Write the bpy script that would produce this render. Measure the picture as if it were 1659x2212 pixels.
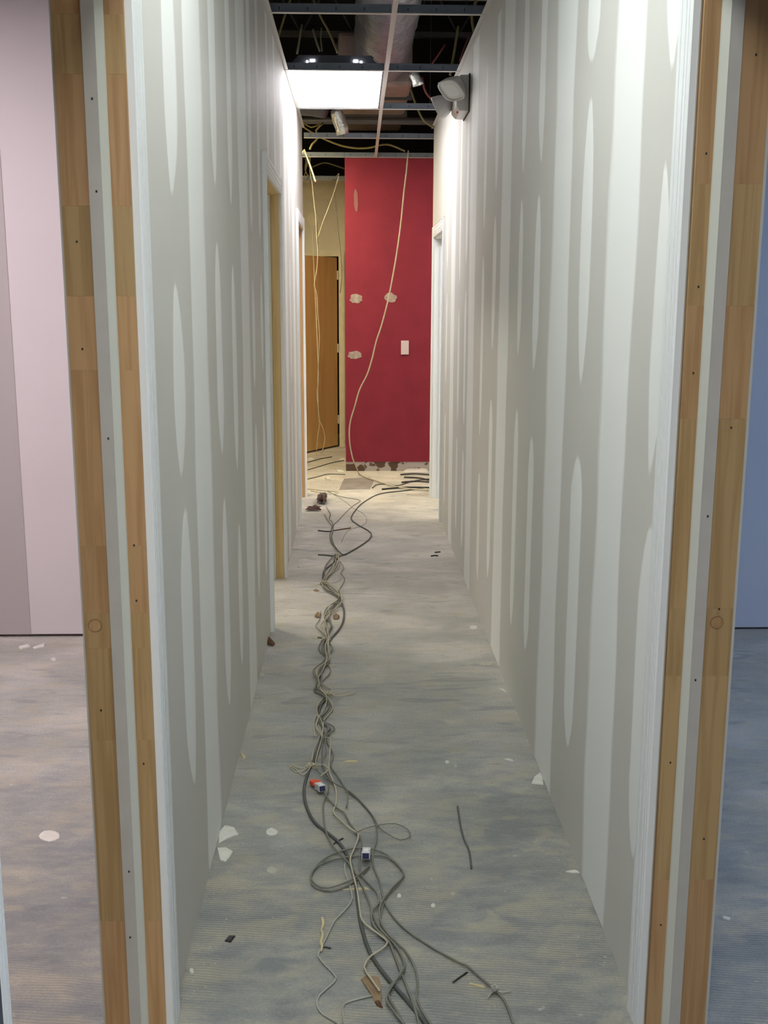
import bpy, bmesh, math, random
from mathutils import Vector, Matrix
for o in list(bpy.data.objects): bpy.data.objects.remove(o)
S = bpy.context.scene
COL = S.collection
R = math.radians

# ---------------- camera ----------------
F_PX, PITCH, YAW, ROLL, CAM_H = 2287.8, .1947, .0278, .0029, 1.511
cd = bpy.data.cameras.new('camera'); cam = bpy.data.objects.new('camera', cd); COL.objects.link(cam)
cd.sensor_fit = 'VERTICAL'; cd.sensor_height = 24; cd.sensor_width = 18; cd.lens = 24 * F_PX / 2212
cd.clip_start = .02; cd.clip_end = 60
right = Vector((math.cos(YAW), -math.sin(YAW), 0))
fwd = Vector((math.sin(YAW) * math.cos(PITCH), math.cos(YAW) * math.cos(PITCH), -math.sin(PITCH)))
down = fwd.cross(right)
rx = right * math.cos(ROLL) - down * math.sin(ROLL)
dn = right * math.sin(ROLL) + down * math.cos(ROLL)
m = Matrix((rx, -dn, -fwd)).transposed().to_4x4(); m.translation = (0, 0, CAM_H)
cam.matrix_world = m
S.camera = cam
# ---------------- world, exposure ----------------
w = bpy.data.worlds.new('world'); S.world = w; w.use_nodes = True
w.node_tree.nodes['Background'].inputs[0].default_value = (.02, .021, .024, 1)
w.node_tree.nodes['Background'].inputs[1].default_value = .5
S.view_settings.view_transform = 'Standard'; S.view_settings.look = 'None'
S.view_settings.gamma = 1; S.view_settings.use_curve_mapping = False
S.view_settings.exposure = 1.0
# light of every luminaire: (colour, strength)
L_MAIN = ((1, .965, 1.0), 6.3)
L_NEAR = ((.95, 1, .97), 5.0)
L_REAR_FILL = ((1, 1, .97), 13.0)  # added lamp behind the camera, there to brighten the jambs
L_PINK = ((1, .86, .89), 20.0)
L_BLUE_DAYLIGHT = ((.60, .73, 1), 14.0)  # added bluish panel standing in for daylight in the right room
L_WARM = ((1, .84, .48), 20.0)
L_SIDE = ((1, .92, .74), 16.0)

# ---------------- materials ----------------
def mat(name, col, rough=.6, metal=0, noise=0, nscale=8, ncol=None, bump=0, bscale=60, emit=None, spec=None):
    mt = bpy.data.materials.new(name); mt.use_nodes = True
    nt = mt.node_tree; b = nt.nodes['Principled BSDF']
    b.inputs['Base Color'].default_value = (*col, 1); b.inputs['Roughness'].default_value = rough
    b.inputs['Metallic'].default_value = metal
    if spec is not None: b.inputs['Specular IOR Level'].default_value = spec
    tc = nt.nodes.new('ShaderNodeTexCoord')
    if noise or ncol:
        n = nt.nodes.new('ShaderNodeTexNoise'); n.inputs['Scale'].default_value = nscale; n.inputs['Detail'].default_value = 5
        nt.links.new(tc.outputs['Object'], n.inputs['Vector'])
        r = nt.nodes.new('ShaderNodeValToRGB')
        c2 = ncol or tuple(max(0, c * (1 - noise)) for c in col)
        r.color_ramp.elements[0].position = .35; r.color_ramp.elements[1].position = .65
        r.color_ramp.elements[0].color = (*c2, 1); r.color_ramp.elements[1].color = (*col, 1)
        nt.links.new(n.outputs['Fac'], r.inputs['Fac']); nt.links.new(r.outputs['Color'], b.inputs['Base Color'])
    if bump:
        n2 = nt.nodes.new('ShaderNodeTexNoise'); n2.inputs['Scale'].default_value = bscale; n2.inputs['Detail'].default_value = 4
        nt.links.new(tc.outputs['Object'], n2.inputs['Vector'])
        bp = nt.nodes.new('ShaderNodeBump'); bp.inputs['Strength'].default_value = bump; bp.inputs['Distance'].default_value = .01
        nt.links.new(n2.outputs['Fac'], bp.inputs['Height']); nt.links.new(bp.outputs['Normal'], b.inputs['Normal'])
    if emit:
        b.inputs['Emission Color'].default_value = (*emit[0], 1); b.inputs['Emission Strength'].default_value = emit[1]
    return mt

PAPER = (.635, .63, .60); MUD = (.86, .875, .86)
M = {}
def board_mat():
    """drywall paper; a mesh attribute 'fade' turns it into joint compound"""
    mt = bpy.data.materials.new('drywall'); mt.use_nodes = True; nt = mt.node_tree; b = nt.nodes['Principled BSDF']
    at = nt.nodes.new('ShaderNodeAttribute'); at.attribute_name = 'fade'
    tc = nt.nodes.new('ShaderNodeTexCoord')
    n = nt.nodes.new('ShaderNodeTexNoise'); n.inputs['Scale'].default_value = 30; n.inputs['Detail'].default_value = 4
    mp = nt.nodes.new('ShaderNodeMapping'); mp.inputs['Scale'].default_value = (1, 1, .15)
    nt.links.new(tc.outputs['Object'], mp.inputs[0]); nt.links.new(mp.outputs[0], n.inputs['Vector'])
    ma = nt.nodes.new('ShaderNodeMath'); ma.operation = 'MULTIPLY_ADD'; ma.inputs[1].default_value = .5; ma.inputs[2].default_value = -.25
    nt.links.new(n.outputs['Fac'], ma.inputs[0])
    ad = nt.nodes.new('ShaderNodeMath'); ad.operation = 'ADD'
    nt.links.new(at.outputs['Fac'], ad.inputs[0]); nt.links.new(ma.outputs[0], ad.inputs[1])
    mr = nt.nodes.new('ShaderNodeMapRange'); mr.interpolation_type = 'SMOOTHSTEP'
    mr.inputs['From Min'].default_value = .25; mr.inputs['From Max'].default_value = .85
    nt.links.new(ad.outputs[0], mr.inputs['Value'])
    n3 = nt.nodes.new('ShaderNodeTexNoise'); n3.inputs['Scale'].default_value = 2.2; n3.inputs['Detail'].default_value = 3
    nt.links.new(tc.outputs['Object'], n3.inputs['Vector'])
    r = nt.nodes.new('ShaderNodeValToRGB')
    r.color_ramp.elements[0].color = (PAPER[0]*.93, PAPER[1]*.92, PAPER[2]*.9, 1); r.color_ramp.elements[1].color = (*[c*1.05 for c in PAPER], 1)
    nt.links.new(n3.outputs['Fac'], r.inputs['Fac'])
    mx = nt.nodes.new('ShaderNodeMix'); mx.data_type = 'RGBA'
    nt.links.new(mr.outputs[0], mx.inputs['Factor']); nt.links.new(r.outputs['Color'], mx.inputs[6]); mx.inputs[7].default_value = (*MUD, 1)
    nt.links.new(mx.outputs[2], b.inputs['Base Color'])
    b.inputs['Roughness'].default_value = .62; b.inputs['Specular IOR Level'].default_value = .35
    return mt
M['board'] = board_mat()
M['knot_edge'] = mat('knot_edge', (.33, .20, .10), .7)
def floor_mat():
    mt = bpy.data.materials.new('bare_concrete'); mt.use_nodes = True; nt = mt.node_tree; b = nt.nodes['Principled BSDF']
    N = nt.nodes.new; Lk = nt.links.new
    tc = N('ShaderNodeTexCoord')
    def noise(sc, det, scale=(1, 1, 1), dist=0, rot=0):
        mp = N('ShaderNodeMapping'); mp.inputs['Scale'].default_value = scale; mp.inputs['Rotation'].default_value = (0, 0, rot)
        n = N('ShaderNodeTexNoise'); n.inputs['Scale'].default_value = sc; n.inputs['Detail'].default_value = det; n.inputs['Distortion'].default_value = dist
        Lk(tc.outputs['Object'], mp.inputs[0]); Lk(mp.outputs[0], n.inputs['Vector']); return n.outputs['Fac']
    def ramp(f, stops):
        r = N('ShaderNodeValToRGB'); e = r.color_ramp.elements
        e[0].position, e[0].color = stops[0][0], (*stops[0][1], 1); e[1].position, e[1].color = stops[-1][0], (*stops[-1][1], 1)
        for p, c in stops[1:-1]:
            k = e.new(p); k.color = (*c, 1)
        Lk(f, r.inputs['Fac']); return r.outputs['Color']
    def mix(f, a, c, mode='MIX'):
        x = N('ShaderNodeMix'); x.data_type = 'RGBA'; x.blend_type = mode
        if isinstance(f, (int, float)): x.inputs['Factor'].default_value = f
        else: Lk(f, x.inputs['Factor'])
        Lk(a, x.inputs[6])
        if isinstance(c, tuple): x.inputs[7].default_value = (*c, 1)
        else: Lk(c, x.inputs[7])
        return x.outputs[2]
    def rng(f, a, c):
        r = N('ShaderNodeMapRange'); r.interpolation_type = 'SMOOTHSTEP'; r.inputs['From Min'].default_value = a; r.inputs['From Max'].default_value = c
        Lk(f, r.inputs['Value']); return r.outputs[0]
    b1 = noise(3.5, 10, (1, 1.5, 1), .3); b2 = noise(17, 8, (.7, 1.6, 1), .3)
    bb = N('ShaderNodeMix'); bb.data_type = 'FLOAT'; bb.inputs[0].default_value = .45; Lk(b1, bb.inputs[2]); Lk(b2, bb.inputs[3]); big = bb.outputs[0]
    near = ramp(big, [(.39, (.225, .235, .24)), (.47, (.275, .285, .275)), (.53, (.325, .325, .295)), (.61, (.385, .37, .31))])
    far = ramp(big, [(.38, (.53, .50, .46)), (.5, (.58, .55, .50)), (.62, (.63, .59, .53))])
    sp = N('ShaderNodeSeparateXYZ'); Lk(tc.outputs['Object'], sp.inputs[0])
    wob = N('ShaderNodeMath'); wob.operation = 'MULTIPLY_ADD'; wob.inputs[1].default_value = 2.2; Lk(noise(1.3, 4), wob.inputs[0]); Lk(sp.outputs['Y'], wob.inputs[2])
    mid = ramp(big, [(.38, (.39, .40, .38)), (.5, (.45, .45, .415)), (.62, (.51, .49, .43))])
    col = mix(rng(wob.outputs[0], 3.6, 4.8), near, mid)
    col = mix(rng(wob.outputs[0], 5.0, 6.8), col, far)  # farther floor paler: tan adhesive plus lamp light put into the colour
    fine = ramp(noise(130, 3), [(.35, (.80, .80, .80)), (.65, (1, 1, 1))])
    col = mix(.8, col, fine, 'MULTIPLY')
    # tan adhesive blotches, dark scuffs, pale specks
    col = mix(mulf(nt, rng(noise(7, 6, (1, 1.6, 1), .5), .52, .66), .50), col, (.44, .40, .30))
    col = mix(mulf(nt, rng(noise(5, 7, (.6, 2.6, 1), 1.2, .25), .58, .68), .45), col, (.20, .22, .23))
    col = mix(mulf(nt, rng(noise(26, 3), .70, .76), .5), col, (.62, .61, .55))
    col = mix(mulf(nt, rng(noise(60, 3, (1, 1, 1)), .66, .72), .35), col, (.18, .17, .15))
    # trowel ridges
    wv = N('ShaderNodeTexWave'); wv.wave_type = 'BANDS'; wv.bands_direction = 'Y'
    wv.inputs['Scale'].default_value = 34; wv.inputs['Distortion'].default_value = 5; wv.inputs['Detail'].default_value = 2; wv.inputs['Detail Scale'].default_value = .25
    mp = N('ShaderNodeMapping'); mp.inputs['Rotation'].default_value = (0, 0, .12); Lk(tc.outputs['Object'], mp.inputs[0]); Lk(mp.outputs[0], wv.inputs['Vector'])
    msk = rng(noise(2.6, 4, (1, 1.5, 1), .4), .36, .56)
    rid = N('ShaderNodeMath'); rid.operation = 'MULTIPLY'; Lk(wv.outputs['Fac'], rid.inputs[0]); Lk(msk, rid.inputs[1])
    col = mix(mulf(nt, rid.outputs[0], .50), col, (.20, .21, .20))
    Lk(col, b.inputs['Base Color'])
    hs = N('ShaderNodeMath'); hs.operation = 'ADD'; Lk(rid.outputs[0], hs.inputs[0]); Lk(noise(45, 5), hs.inputs[1])
    bp = N('ShaderNodeBump'); bp.inputs['Strength'].default_value = .35; bp.inputs['Distance'].default_value = .006
    Lk(hs.outputs[0], bp.inputs['Height']); Lk(bp.outputs['Normal'], b.inputs['Normal'])
    b.inputs['Roughness'].default_value = .75; b.inputs['Specular IOR Level'].default_value = .3
    return mt
def mulf(nt, f, k):
    x = nt.nodes.new('ShaderNodeMath'); x.operation = 'MULTIPLY'; x.inputs[1].default_value = k
    nt.links.new(f, x.inputs[0]); return x.outputs[0]
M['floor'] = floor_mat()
def wood_mat(name, base, dark, scale=(60, 60, 2.2)):
    mt = bpy.data.materials.new(name); mt.use_nodes = True; nt = mt.node_tree; b = nt.nodes['Principled BSDF']
    N = nt.nodes.new; Lk = nt.links.new
    tc = N('ShaderNodeTexCoord'); oi = N('ShaderNodeObjectInfo')
    mp = N('ShaderNodeMapping'); mp.inputs['Scale'].default_value = scale; Lk(tc.outputs['Object'], mp.inputs[0])
    av = N('ShaderNodeVectorMath'); av.operation = 'ADD'; cb = N('ShaderNodeCombineXYZ')
    mm = N('ShaderNodeMath'); mm.operation = 'MULTIPLY'; mm.inputs[1].default_value = 50; Lk(oi.outputs['Random'], mm.inputs[0])
    for i in range(3): Lk(mm.outputs[0], cb.inputs[i])
    Lk(mp.outputs[0], av.inputs[0]); Lk(cb.outputs[0], av.inputs[1])
    n = N('ShaderNodeTexNoise'); n.inputs['Scale'].default_value = 1.0; n.inputs['Detail'].default_value = 4; n.inputs['Distortion'].default_value = .8
    Lk(av.outputs[0], n.inputs['Vector'])
    r = N('ShaderNodeValToRGB'); r.color_ramp.elements[0].position = .38; r.color_ramp.elements[1].position = .56
    r.color_ramp.elements[0].color = (*dark, 1); r.color_ramp.elements[1].color = (*base, 1); Lk(n.outputs['Fac'], r.inputs['Fac'])
    hv = N('ShaderNodeHueSaturation'); mr = N('ShaderNodeMapRange'); mr.inputs['To Min'].default_value = .88; mr.inputs['To Max'].default_value = 1.06
    Lk(oi.outputs['Random'], mr.inputs['Value']); Lk(mr.outputs[0], hv.inputs['Value']); Lk(r.outputs['Color'], hv.inputs['Color'])
    Lk(hv.outputs[0], b.inputs['Base Color']); b.inputs['Roughness'].default_value = .55
    return mt
M['pine_jamb'] = wood_mat('finger_jointed_pine', (.50, .335, .155), (.41, .26, .11))
M['pine_warm'] = wood_mat('orange_pine', (.51, .315, .15), (.42, .24, .105))
M['oak_jamb'] = wood_mat('yellow_wood', (.58, .43, .20), (.50, .36, .15))
M['door_tan'] = wood_mat('tan_door', (.66, .45, .17), (.58, .385, .14), (14, 14, 1.2))
M['stop'] = mat('primed_stop', (.52, .50, .46), .6, noise=.06, nscale=20)
M['stop_light'] = mat('primed_stop_edge', (.60, .62, .55), .5)
M['trim'] = mat('white_primed_trim', (.80, .83, .84), .45)
M['gypsum_edge'] = mat('gypsum_edge', (.55, .56, .53), .7)
M['pale'] = mat('pale_painted_jamb', (.60, .62, .58), .5)
M['left_room'] = mat('left_room_paint', (.66, .62, .64), .6, noise=.03, nscale=2)
M['left_room_grey'] = mat('left_room_grey_band', (.44, .41, .41), .6)
M['right_room'] = mat('right_room_paint', (.50, .54, .62), .6, noise=.04, nscale=2)
M['end_wall'] = mat('ochre_wall', (.62, .58, .46), .6, noise=.12, nscale=3)
M['end_trim'] = mat('cream_trim', (.66, .60, .44), .5, noise=.1, nscale=10)
M['red'] = mat('crimson_paint', (.245, .026, .050), .6, spec=.2, noise=.12, nscale=5, bump=.15, bscale=120)
M['spackle'] = mat('spackle', (.42, .34, .32), .8, noise=.35, nscale=30)
M['scar'] = scar = mat('baseboard_scar', (.40, .37, .36), .8, nscale=9, ncol=(.10, .055, .04))
_r = [n for n in scar.node_tree.nodes if n.type == 'VALTORGB'][0].color_ramp; _r.elements[0].position = .49; _r.elements[1].position = .52
M['plate'] = mat('switch_plate', (.60, .52, .55), .4)
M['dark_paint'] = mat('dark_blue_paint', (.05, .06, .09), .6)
M['deck'] = mat('dark_deck', (.018, .018, .022), .9, noise=.5, nscale=3)
M['tee_web'] = mat('galvanised_tee', (.26, .30, .37), .45, metal=.6, noise=.1, nscale=20)
M['tee_flange'] = mat('white_tee_flange', (.62, .62, .60), .4)
M['slot'] = mat('slot_shadow', (.02, .02, .02), .8)
M['housing'] = mat('grey_housing', (.20, .21, .25), .5, metal=.3)
M['lens_main'] = mat('lit_lens_main', (.9, .9, .9), .4, emit=L_MAIN)
M['lens_near'] = mat('lit_lens_near', (.9, .9, .9), .4, emit=L_NEAR)
M['lens_rear_fill'] = mat('lit_lens_rear_fill', (.9, .9, .9), .4, emit=L_REAR_FILL)
M['lens_pink'] = mat('lit_lens_pink', (.9, .9, .9), .4, emit=L_PINK)
M['lens_blue_daylight'] = mat('lit_lens_blue_daylight', (.9, .9, .9), .4, emit=L_BLUE_DAYLIGHT)
M['lens_warm'] = mat('lit_lens_warm', (.9, .9, .9), .4, emit=L_WARM)
M['lens_side'] = mat('lit_lens_side', (.9, .9, .9), .4, emit=L_SIDE)
M['foil'] = mat('silver_foil', (.52, .55, .64), .28, metal=.55, noise=.35, nscale=9, bump=1.0, bscale=22)
M['foil_bright'] = mat('bright_foil', (.75, .75, .72), .28, metal=.8, bump=.9, bscale=40)
M['duct_tan'] = mat('tan_duct_wrap', (.42, .32, .30), .45, metal=.15, noise=.25, nscale=7, bump=.6, bscale=18)
M['duct_dark'] = mat('dark_duct', (.13, .135, .17), .5, metal=.4, noise=.2, nscale=8, bump=.3, bscale=20)
M['pipe'] = mat('dim_pipe', (.10, .10, .11), .5, metal=.4)
M['em_body'] = mat('emergency_plastic', (.62, .60, .59), .35)
M['em_lens'] = mat('emergency_lens', (.72, .74, .74), .15)
M['led'] = mat('red_indicator', (.5, .03, .03), .3)
M['cable_dark'] = mat('dark_grey_cable', (.085, .09, .085), .5, noise=.2, nscale=30)
M['cable_grey'] = mat('grey_cable', (.20, .20, .165), .5, noise=.2, nscale=25)
M['cable_cream'] = mat('cream_cable', (.50, .46, .34), .5, noise=.15, nscale=25)
M['cable_white'] = mat('pale_wire', (.42, .42, .37), .5, noise=.2, nscale=25)
M['cable_black'] = mat('black_cable', (.02, .02, .022), .45)
M['cable_brown'] = mat('brown_cable', (.14, .05, .035), .6)
M['wire_yellow'] = mat('straw_wire', (.24, .20, .075), .5, noise=.3, nscale=20)
M['wire_dim'] = mat('dim_wire', (.16, .15, .09), .6)
M['wire_red'] = mat('dull_red_wire', (.22, .05, .045), .6)
M['string'] = mat('cotton_string', (.55, .50, .36), .9)
M['pine'] = M['pine_light'] = mat('bare_pine', (.60, .52, .30), .6, noise=.2, nscale=20)
M['plaster'] = mat('plaster', (.66, .66, .60), .8, noise=.1, nscale=40, bump=.3, bscale=80)
M['plaster_dim'] = mat('dull_plaster', (.46, .45, .38), .85, noise=.15, nscale=30)
M['cardboard'] = mat('brown_cardboard', (.30, .21, .12), .85, noise=.3, nscale=30)
M['cardboard_dark'] = mat('dark_cardboard', (.15, .07, .035), .85, noise=.3, nscale=40)
M['slab_grey'] = mat('grey_sheet', (.27, .24, .235), .8, noise=.25, nscale=9)
M['metal_light'] = mat('light_metal', (.62, .60, .58), .4, metal=.2)
M['conn_white'] = mat('connector_white', (.62, .62, .64), .3)
M['conn_dark'] = mat('connector_navy', (.03, .035, .10), .4)
M['red_tab'] = mat('red_orange_tab', (.80, .09, .03), .4)

# ---------------- helpers ----------------
def link(name, me, material, parent=None):
    me.materials.append(material) if material else None
    o = bpy.data.objects.new(name, me); COL.objects.link(o)
    if parent: o.parent = parent
    return o
def tag(o, label=None, cat=None, group=None, kind=None):
    if label: o['label'] = label
    if cat: o['category'] = cat
    if group: o['group'] = group
    if kind: o['kind'] = kind
    return o
def thing(name, label, cat, loc=(0, 0, 0), group=None, kind=None):
    o = bpy.data.objects.new(name, None); COL.objects.link(o); o.location = loc
    o.empty_display_size = .05
    return tag(o, label, cat, group, kind)
class MB:
    def __init__(s): s.v = []; s.f = []; s.fade = None
    def box(s, x0, x1, y0, y1, z0, z1):
        b = len(s.v)
        s.v += [(x, y, z) for z in (z0, z1) for y in (y0, y1) for x in (x0, x1)]
        s.f += [tuple(b + i for i in q) for q in ((0, 2, 3, 1), (4, 5, 7, 6), (0, 1, 5, 4), (2, 6, 7, 3), (0, 4, 6, 2), (1, 3, 7, 5))]
        return s
    def prism(s, pts, a0, a1, axis='z'):
        """closed 2D outline swept along an axis"""
        b = len(s.v); n = len(pts)
        def P(p, a):
            return {'z': (p[0], p[1], a), 'y': (p[0], a, p[1]), 'x': (a, p[0], p[1])}[axis]
        s.v += [P(p, a0) for p in pts] + [P(p, a1) for p in pts]
        s.f += [(b + i, b + (i + 1) % n, b + n + (i + 1) % n, b + n + i) for i in range(n)]
        s.f += [tuple(b + i for i in reversed(range(n))), tuple(b + n + i for i in range(n))]
        return s
    def cyl(s, c, r, h, axis='z', n=16, r2=None):
        r2 = r if r2 is None else r2
        b = len(s.v)
        for rr, a in ((r, 0), (r2, h)):
            for k in range(n):
                u, v = rr * math.cos(2 * math.pi * k / n), rr * math.sin(2 * math.pi * k / n)
                s.v.append({'z': (c[0] + u, c[1] + v, c[2] + a), 'y': (c[0] + u, c[1] + a, c[2] + v), 'x': (c[0] + a, c[1] + u, c[2] + v)}[axis])
        s.f += [(b + i, b + (i + 1) % n, b + n + (i + 1) % n, b + n + i) for i in range(n)]
        s.f += [tuple(b + i for i in reversed(range(n))), tuple(b + n + i for i in range(n))]
        return s
    def tube(s, pts, r, n=6, rf=None):
        P = [Vector(p) for p in pts]; b0 = len(s.v); up = Vector((0, 0, 1)); T0 = None; nv = None
        for i, p in enumerate(P):
            t = (P[min(i + 1, len(P) - 1)] - P[max(i - 1, 0)])
            t = t.normalized() if t.length > 1e-9 else Vector((0, 1, 0))
            if nv is None:
                nv = t.cross(up) if abs(t.z) < .9 else t.cross(Vector((1, 0, 0)))
                nv.normalize()
            else:
                nv = nv - t * nv.dot(t)
                nv = nv.normalized() if nv.length > 1e-6 else t.orthogonal().normalized()
            bn = t.cross(nv); rr = r * (rf(i / (len(P) - 1)) if rf else 1)
            for k in range(n):
                a = 2 * math.pi * k / n; s.v.append(tuple(p + nv * rr * math.cos(a) + bn * rr * math.sin(a)))
        for i in range(len(P) - 1):
            for k in range(n):
                a = b0 + i * n; s.f.append((a + k, a + (k + 1) % n, a + n + (k + 1) % n, a + n + k))
        s.f.append(tuple(b0 + k for k in reversed(range(n)))); e = b0 + (len(P) - 1) * n
        s.f.append(tuple(e + k for k in range(n)))
        return s
    def build(s, name, material, parent=None, bevel=0, smooth=False, origin=None):
        me = bpy.data.meshes.new(name)
        v = s.v if origin is None else [(a - origin[0], b - origin[1], c - origin[2]) for a, b, c in s.v]
        me.from_pydata(v, [], s.f)
        bm = bmesh.new(); bm.from_mesh(me)
        bmesh.ops.recalc_face_normals(bm, faces=bm.faces)
        if bevel: bmesh.ops.bevel(bm, geom=bm.edges[:], offset=bevel, segments=2, affect='EDGES', profile=.5)
        bm.to_mesh(me); bm.free()
        if smooth:
            for p in me.polygons: p.use_smooth = True
        o = link(name, me, material, parent)
        if origin is not None: o.location = origin
        return o
def spline(pts, step=.02):
    P = [Vector(p) for p in pts]; out = []
    for i in range(len(P) - 1):
        p0, p1, p2, p3 = P[max(i - 1, 0)], P[i], P[i + 1], P[min(i + 2, len(P) - 1)]
        n = max(2, min(14, int((p2 - p1).length / step)))
        for k in range(n):
            t = k / n; t2, t3 = t * t, t * t * t
            out.append(.5 * ((2 * p1) + (p2 - p0) * t + (2 * p0 - 5 * p1 + 4 * p2 - p3) * t2 + (3 * p1 - p0 - 3 * p2 + p3) * t3))
    out.append(P[-1]); return out

# ---------------- setting ----------------
XL, XR, TW = -.396, .607, .128          # corridor faces of the two walls, wall thickness
HC = 2.816                               # height of the ceiling grid
JY = 1.965                               # far jamb plane of the two near doorways
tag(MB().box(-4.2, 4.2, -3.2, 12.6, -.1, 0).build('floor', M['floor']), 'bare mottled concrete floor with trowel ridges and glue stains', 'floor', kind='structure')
tag(MB().box(-4.2, 4.2, -3.2, 12.6, 4.5, 4.6).build('ceiling', M['deck']), 'dark roof deck high above the open ceiling grid', 'ceiling', kind='structure')

def wallbox(mb, x0, x1, y0, y1, openings=(), top=HC, htop=2.09):
    """wall running along Y with door openings"""
    y = y0
    for a, b in openings:
        mb.box(x0, x1, y, a, 0, top); mb.box(x0, x1, a, b, htop, top); y = b
    mb.box(x0, x1, y, y1, 0, top)
    return mb
# every opening is (near Y, far Y)
OPL = [(1.058, JY + .02), (4.83, 5.765), (7.50, 8.275)]
OPR = [(.95, JY + .02), (7.36, 8.24)]
mbL = wallbox(MB(), XL - TW, XL, -3.0, 8.46, OPL)
wl = tag(mbL.build('wall_left', M['board']), 'taped and mudded grey drywall along the left side of the corridor', 'wall', kind='structure')
mbR = wallbox(MB(), XR, XR + TW, -3.0, 8.46, OPR)
wr = tag(mbR.build('wall_right', M['board']), 'taped and mudded grey drywall along the right side of the corridor', 'wall', kind='structure')

def band(wall, X, sgn, yc, hw, z0, z1, p0, p1, seed, soft=.25):
    """one vertical strip of joint compound; p0/p1: length of the tapering ends (0 = runs on)"""
    rnd = random.Random(seed); mb = MB(); fade = []
    offs = (-1.25, -.92, -.5, 0, .5, .92, 1.25 + soft); fd = (0, 1, 1, 1, 1, .85, 0); hh = (-.0004, .0005, .0012, .0015, .0012, .0006, -.0004)
    n = max(6, int((z1 - z0) / .035)); ph = rnd.uniform(0, 6)
    lean = rnd.uniform(-.5, .5)
    for i in range(n + 1):
        z = z0 + (z1 - z0) * i / n
        def tap(d, p, k):
            if not p or d >= p: return 1
            return max(0.0, math.sin(math.pi / 2 * max(0.0, d) / p)) ** k
        k = tap(z - z0, p0, .9) * tap(z1 - z, p1, .75)
        wv = hw * (1 + .06 * math.sin(z * 5 + ph) + .03 * math.sin(z * 13 + ph * 2))
        cc = yc + .006 * math.sin(z * 2.3 + ph) + (1 - k) * hw * lean
        for o, f, h in zip(offs, fd, hh):
            mb.v.append((X + sgn * (h if k > .12 else min(h, .0003)), cc + o * wv * max(k, .02), z)); fade.append(f * min(1, k * 2.6))
    c = len(offs)
    for i in range(n):
        for j in range(c - 1):
            a = i * c + j; mb.f.append((a, a + 1, a + c + 1, a + c))
    me = bpy.data.meshes.new('joint_compound_band'); me.from_pydata(mb.v, [], mb.f)
    if sgn < 0: me.flip_normals()
    at = me.attributes.new('fade', 'FLOAT', 'POINT'); at.data.foreach_set('value', fade)
    for p in me.polygons: p.use_smooth = True
    link('joint_compound_band', me, M['board'], wall)
TOP = HC - .03
sd = 1
for yc, hw in ((2.465, .118), (3.20, .125), (4.38, .125), (5.585, .13), (6.66, .115)):
    sd += 1; band(wr, XR, -1, yc, hw, .004, TOP, 0, 0, sd)
for yc, hw, segs in (
  (2.13, .045, ((.3, 1.08, .2), (1.14, 1.80, .3), (1.93, 2.75, .2))),
  (2.845, .062, ((.25, 1.12, .14), (1.27, 2.05, .3), (2.10, 2.75, .12))),
  (3.60, .05, ((.28, 1.08, .14), (1.27, 1.88, .2), (1.94, 2.75, .2))),
  (3.955, .045, ((.26, 1.14, .16), (1.30, 1.90, .2), (1.95, 2.70, .2))),
  (4.70, .05, ((.26, 1.11, .15), (1.29, 1.9, .2), (1.96, 2.7, .2))),
  (5.10, .043, ((.15, .72, .12), (.86, 1.75, .2), (1.83, 2.6, .2))),
  (5.885, .045, ((.12, .72, .12), (.82, 1.6, .2), (1.7, 2.5, .2))),
  (6.25, .04, ((.15, .75, .12), (.8, 1.5, .2), (1.6, 2.6, .2))),
  (7.09, .04, ((.15, .81, .12), (.96, 1.6, .2), (1.7, 2.6, .2)))):
    for a, b, p in segs:
        sd += 1; band(wr, XR, -1, yc, hw, a, b, p, p if b < 2.7 else 0, sd)
for yc, hw in ((2.76, .125), (3.93, .13), (6.30, .10), (7.10, .11)):
    sd += 1; band(wl, XL, 1, yc, hw, .004, TOP, 0, 0, sd)
for yc, hw, segs in (
  (2.105, .022, ((.25, 1.47, .2), (1.5, 1.96, .2))),
  (2.42, .07, ((.33, 1.06, .22), (1.10, 1.57, .22), (1.72, 2.75, .2))),
  (3.15, .062, ((.25, .95, .2), (1.05, 1.70, .2), (1.82, 2.75, .2))),
  (3.545, .052, ((.25, .79, .2), (.94, 1.65, .2), (1.80, 2.75, .2))),
  (4.23, .055, ((.30, 1.06, .2), (1.16, 1.62, .2), (1.76, 2.75, .2))),
  (4.60, .05, ((.3, 1.1, .2), (1.2, 1.65, .2), (1.75, 2.75, .2))),
  (5.95, .03, ((.2, 1.0, .2), (1.1, 2.7, .2))),
  (6.68, .045, ((.2, .9, .2), (1.0, 1.8, .2), (1.9, 2.7, .2)))):
    for a, b, p in segs:
        sd += 1; band(wl, XL, 1, yc, hw, a, b, p, p if b < 2.7 else 0, sd)
# over the near left door of the far pair
for yc in (5.1, 5.55): sd += 1; band(wl, XL, 1, yc, .05, 2.16, TOP, 0, 0, sd)
# wall angle capping each corridor wall
for nm, x0, x1 in (('trim_1', XL - .001, XL + .02), ('trim_2', XR - .02, XR + .001)):
    tag(MB().box(x0, x1, 2.0, 8.46, HC, HC + .003).box(*((x0, x0 + .002) if nm == 'trim_1' else (x1 - .002, x1)), 2.0, 8.46, HC, HC + .022).build(nm, M['tee_flange']),
        'thin white wall angle along the top of the %s corridor wall' % ('left' if nm == 'trim_1' else 'right'), 'trim', kind='structure')

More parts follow.
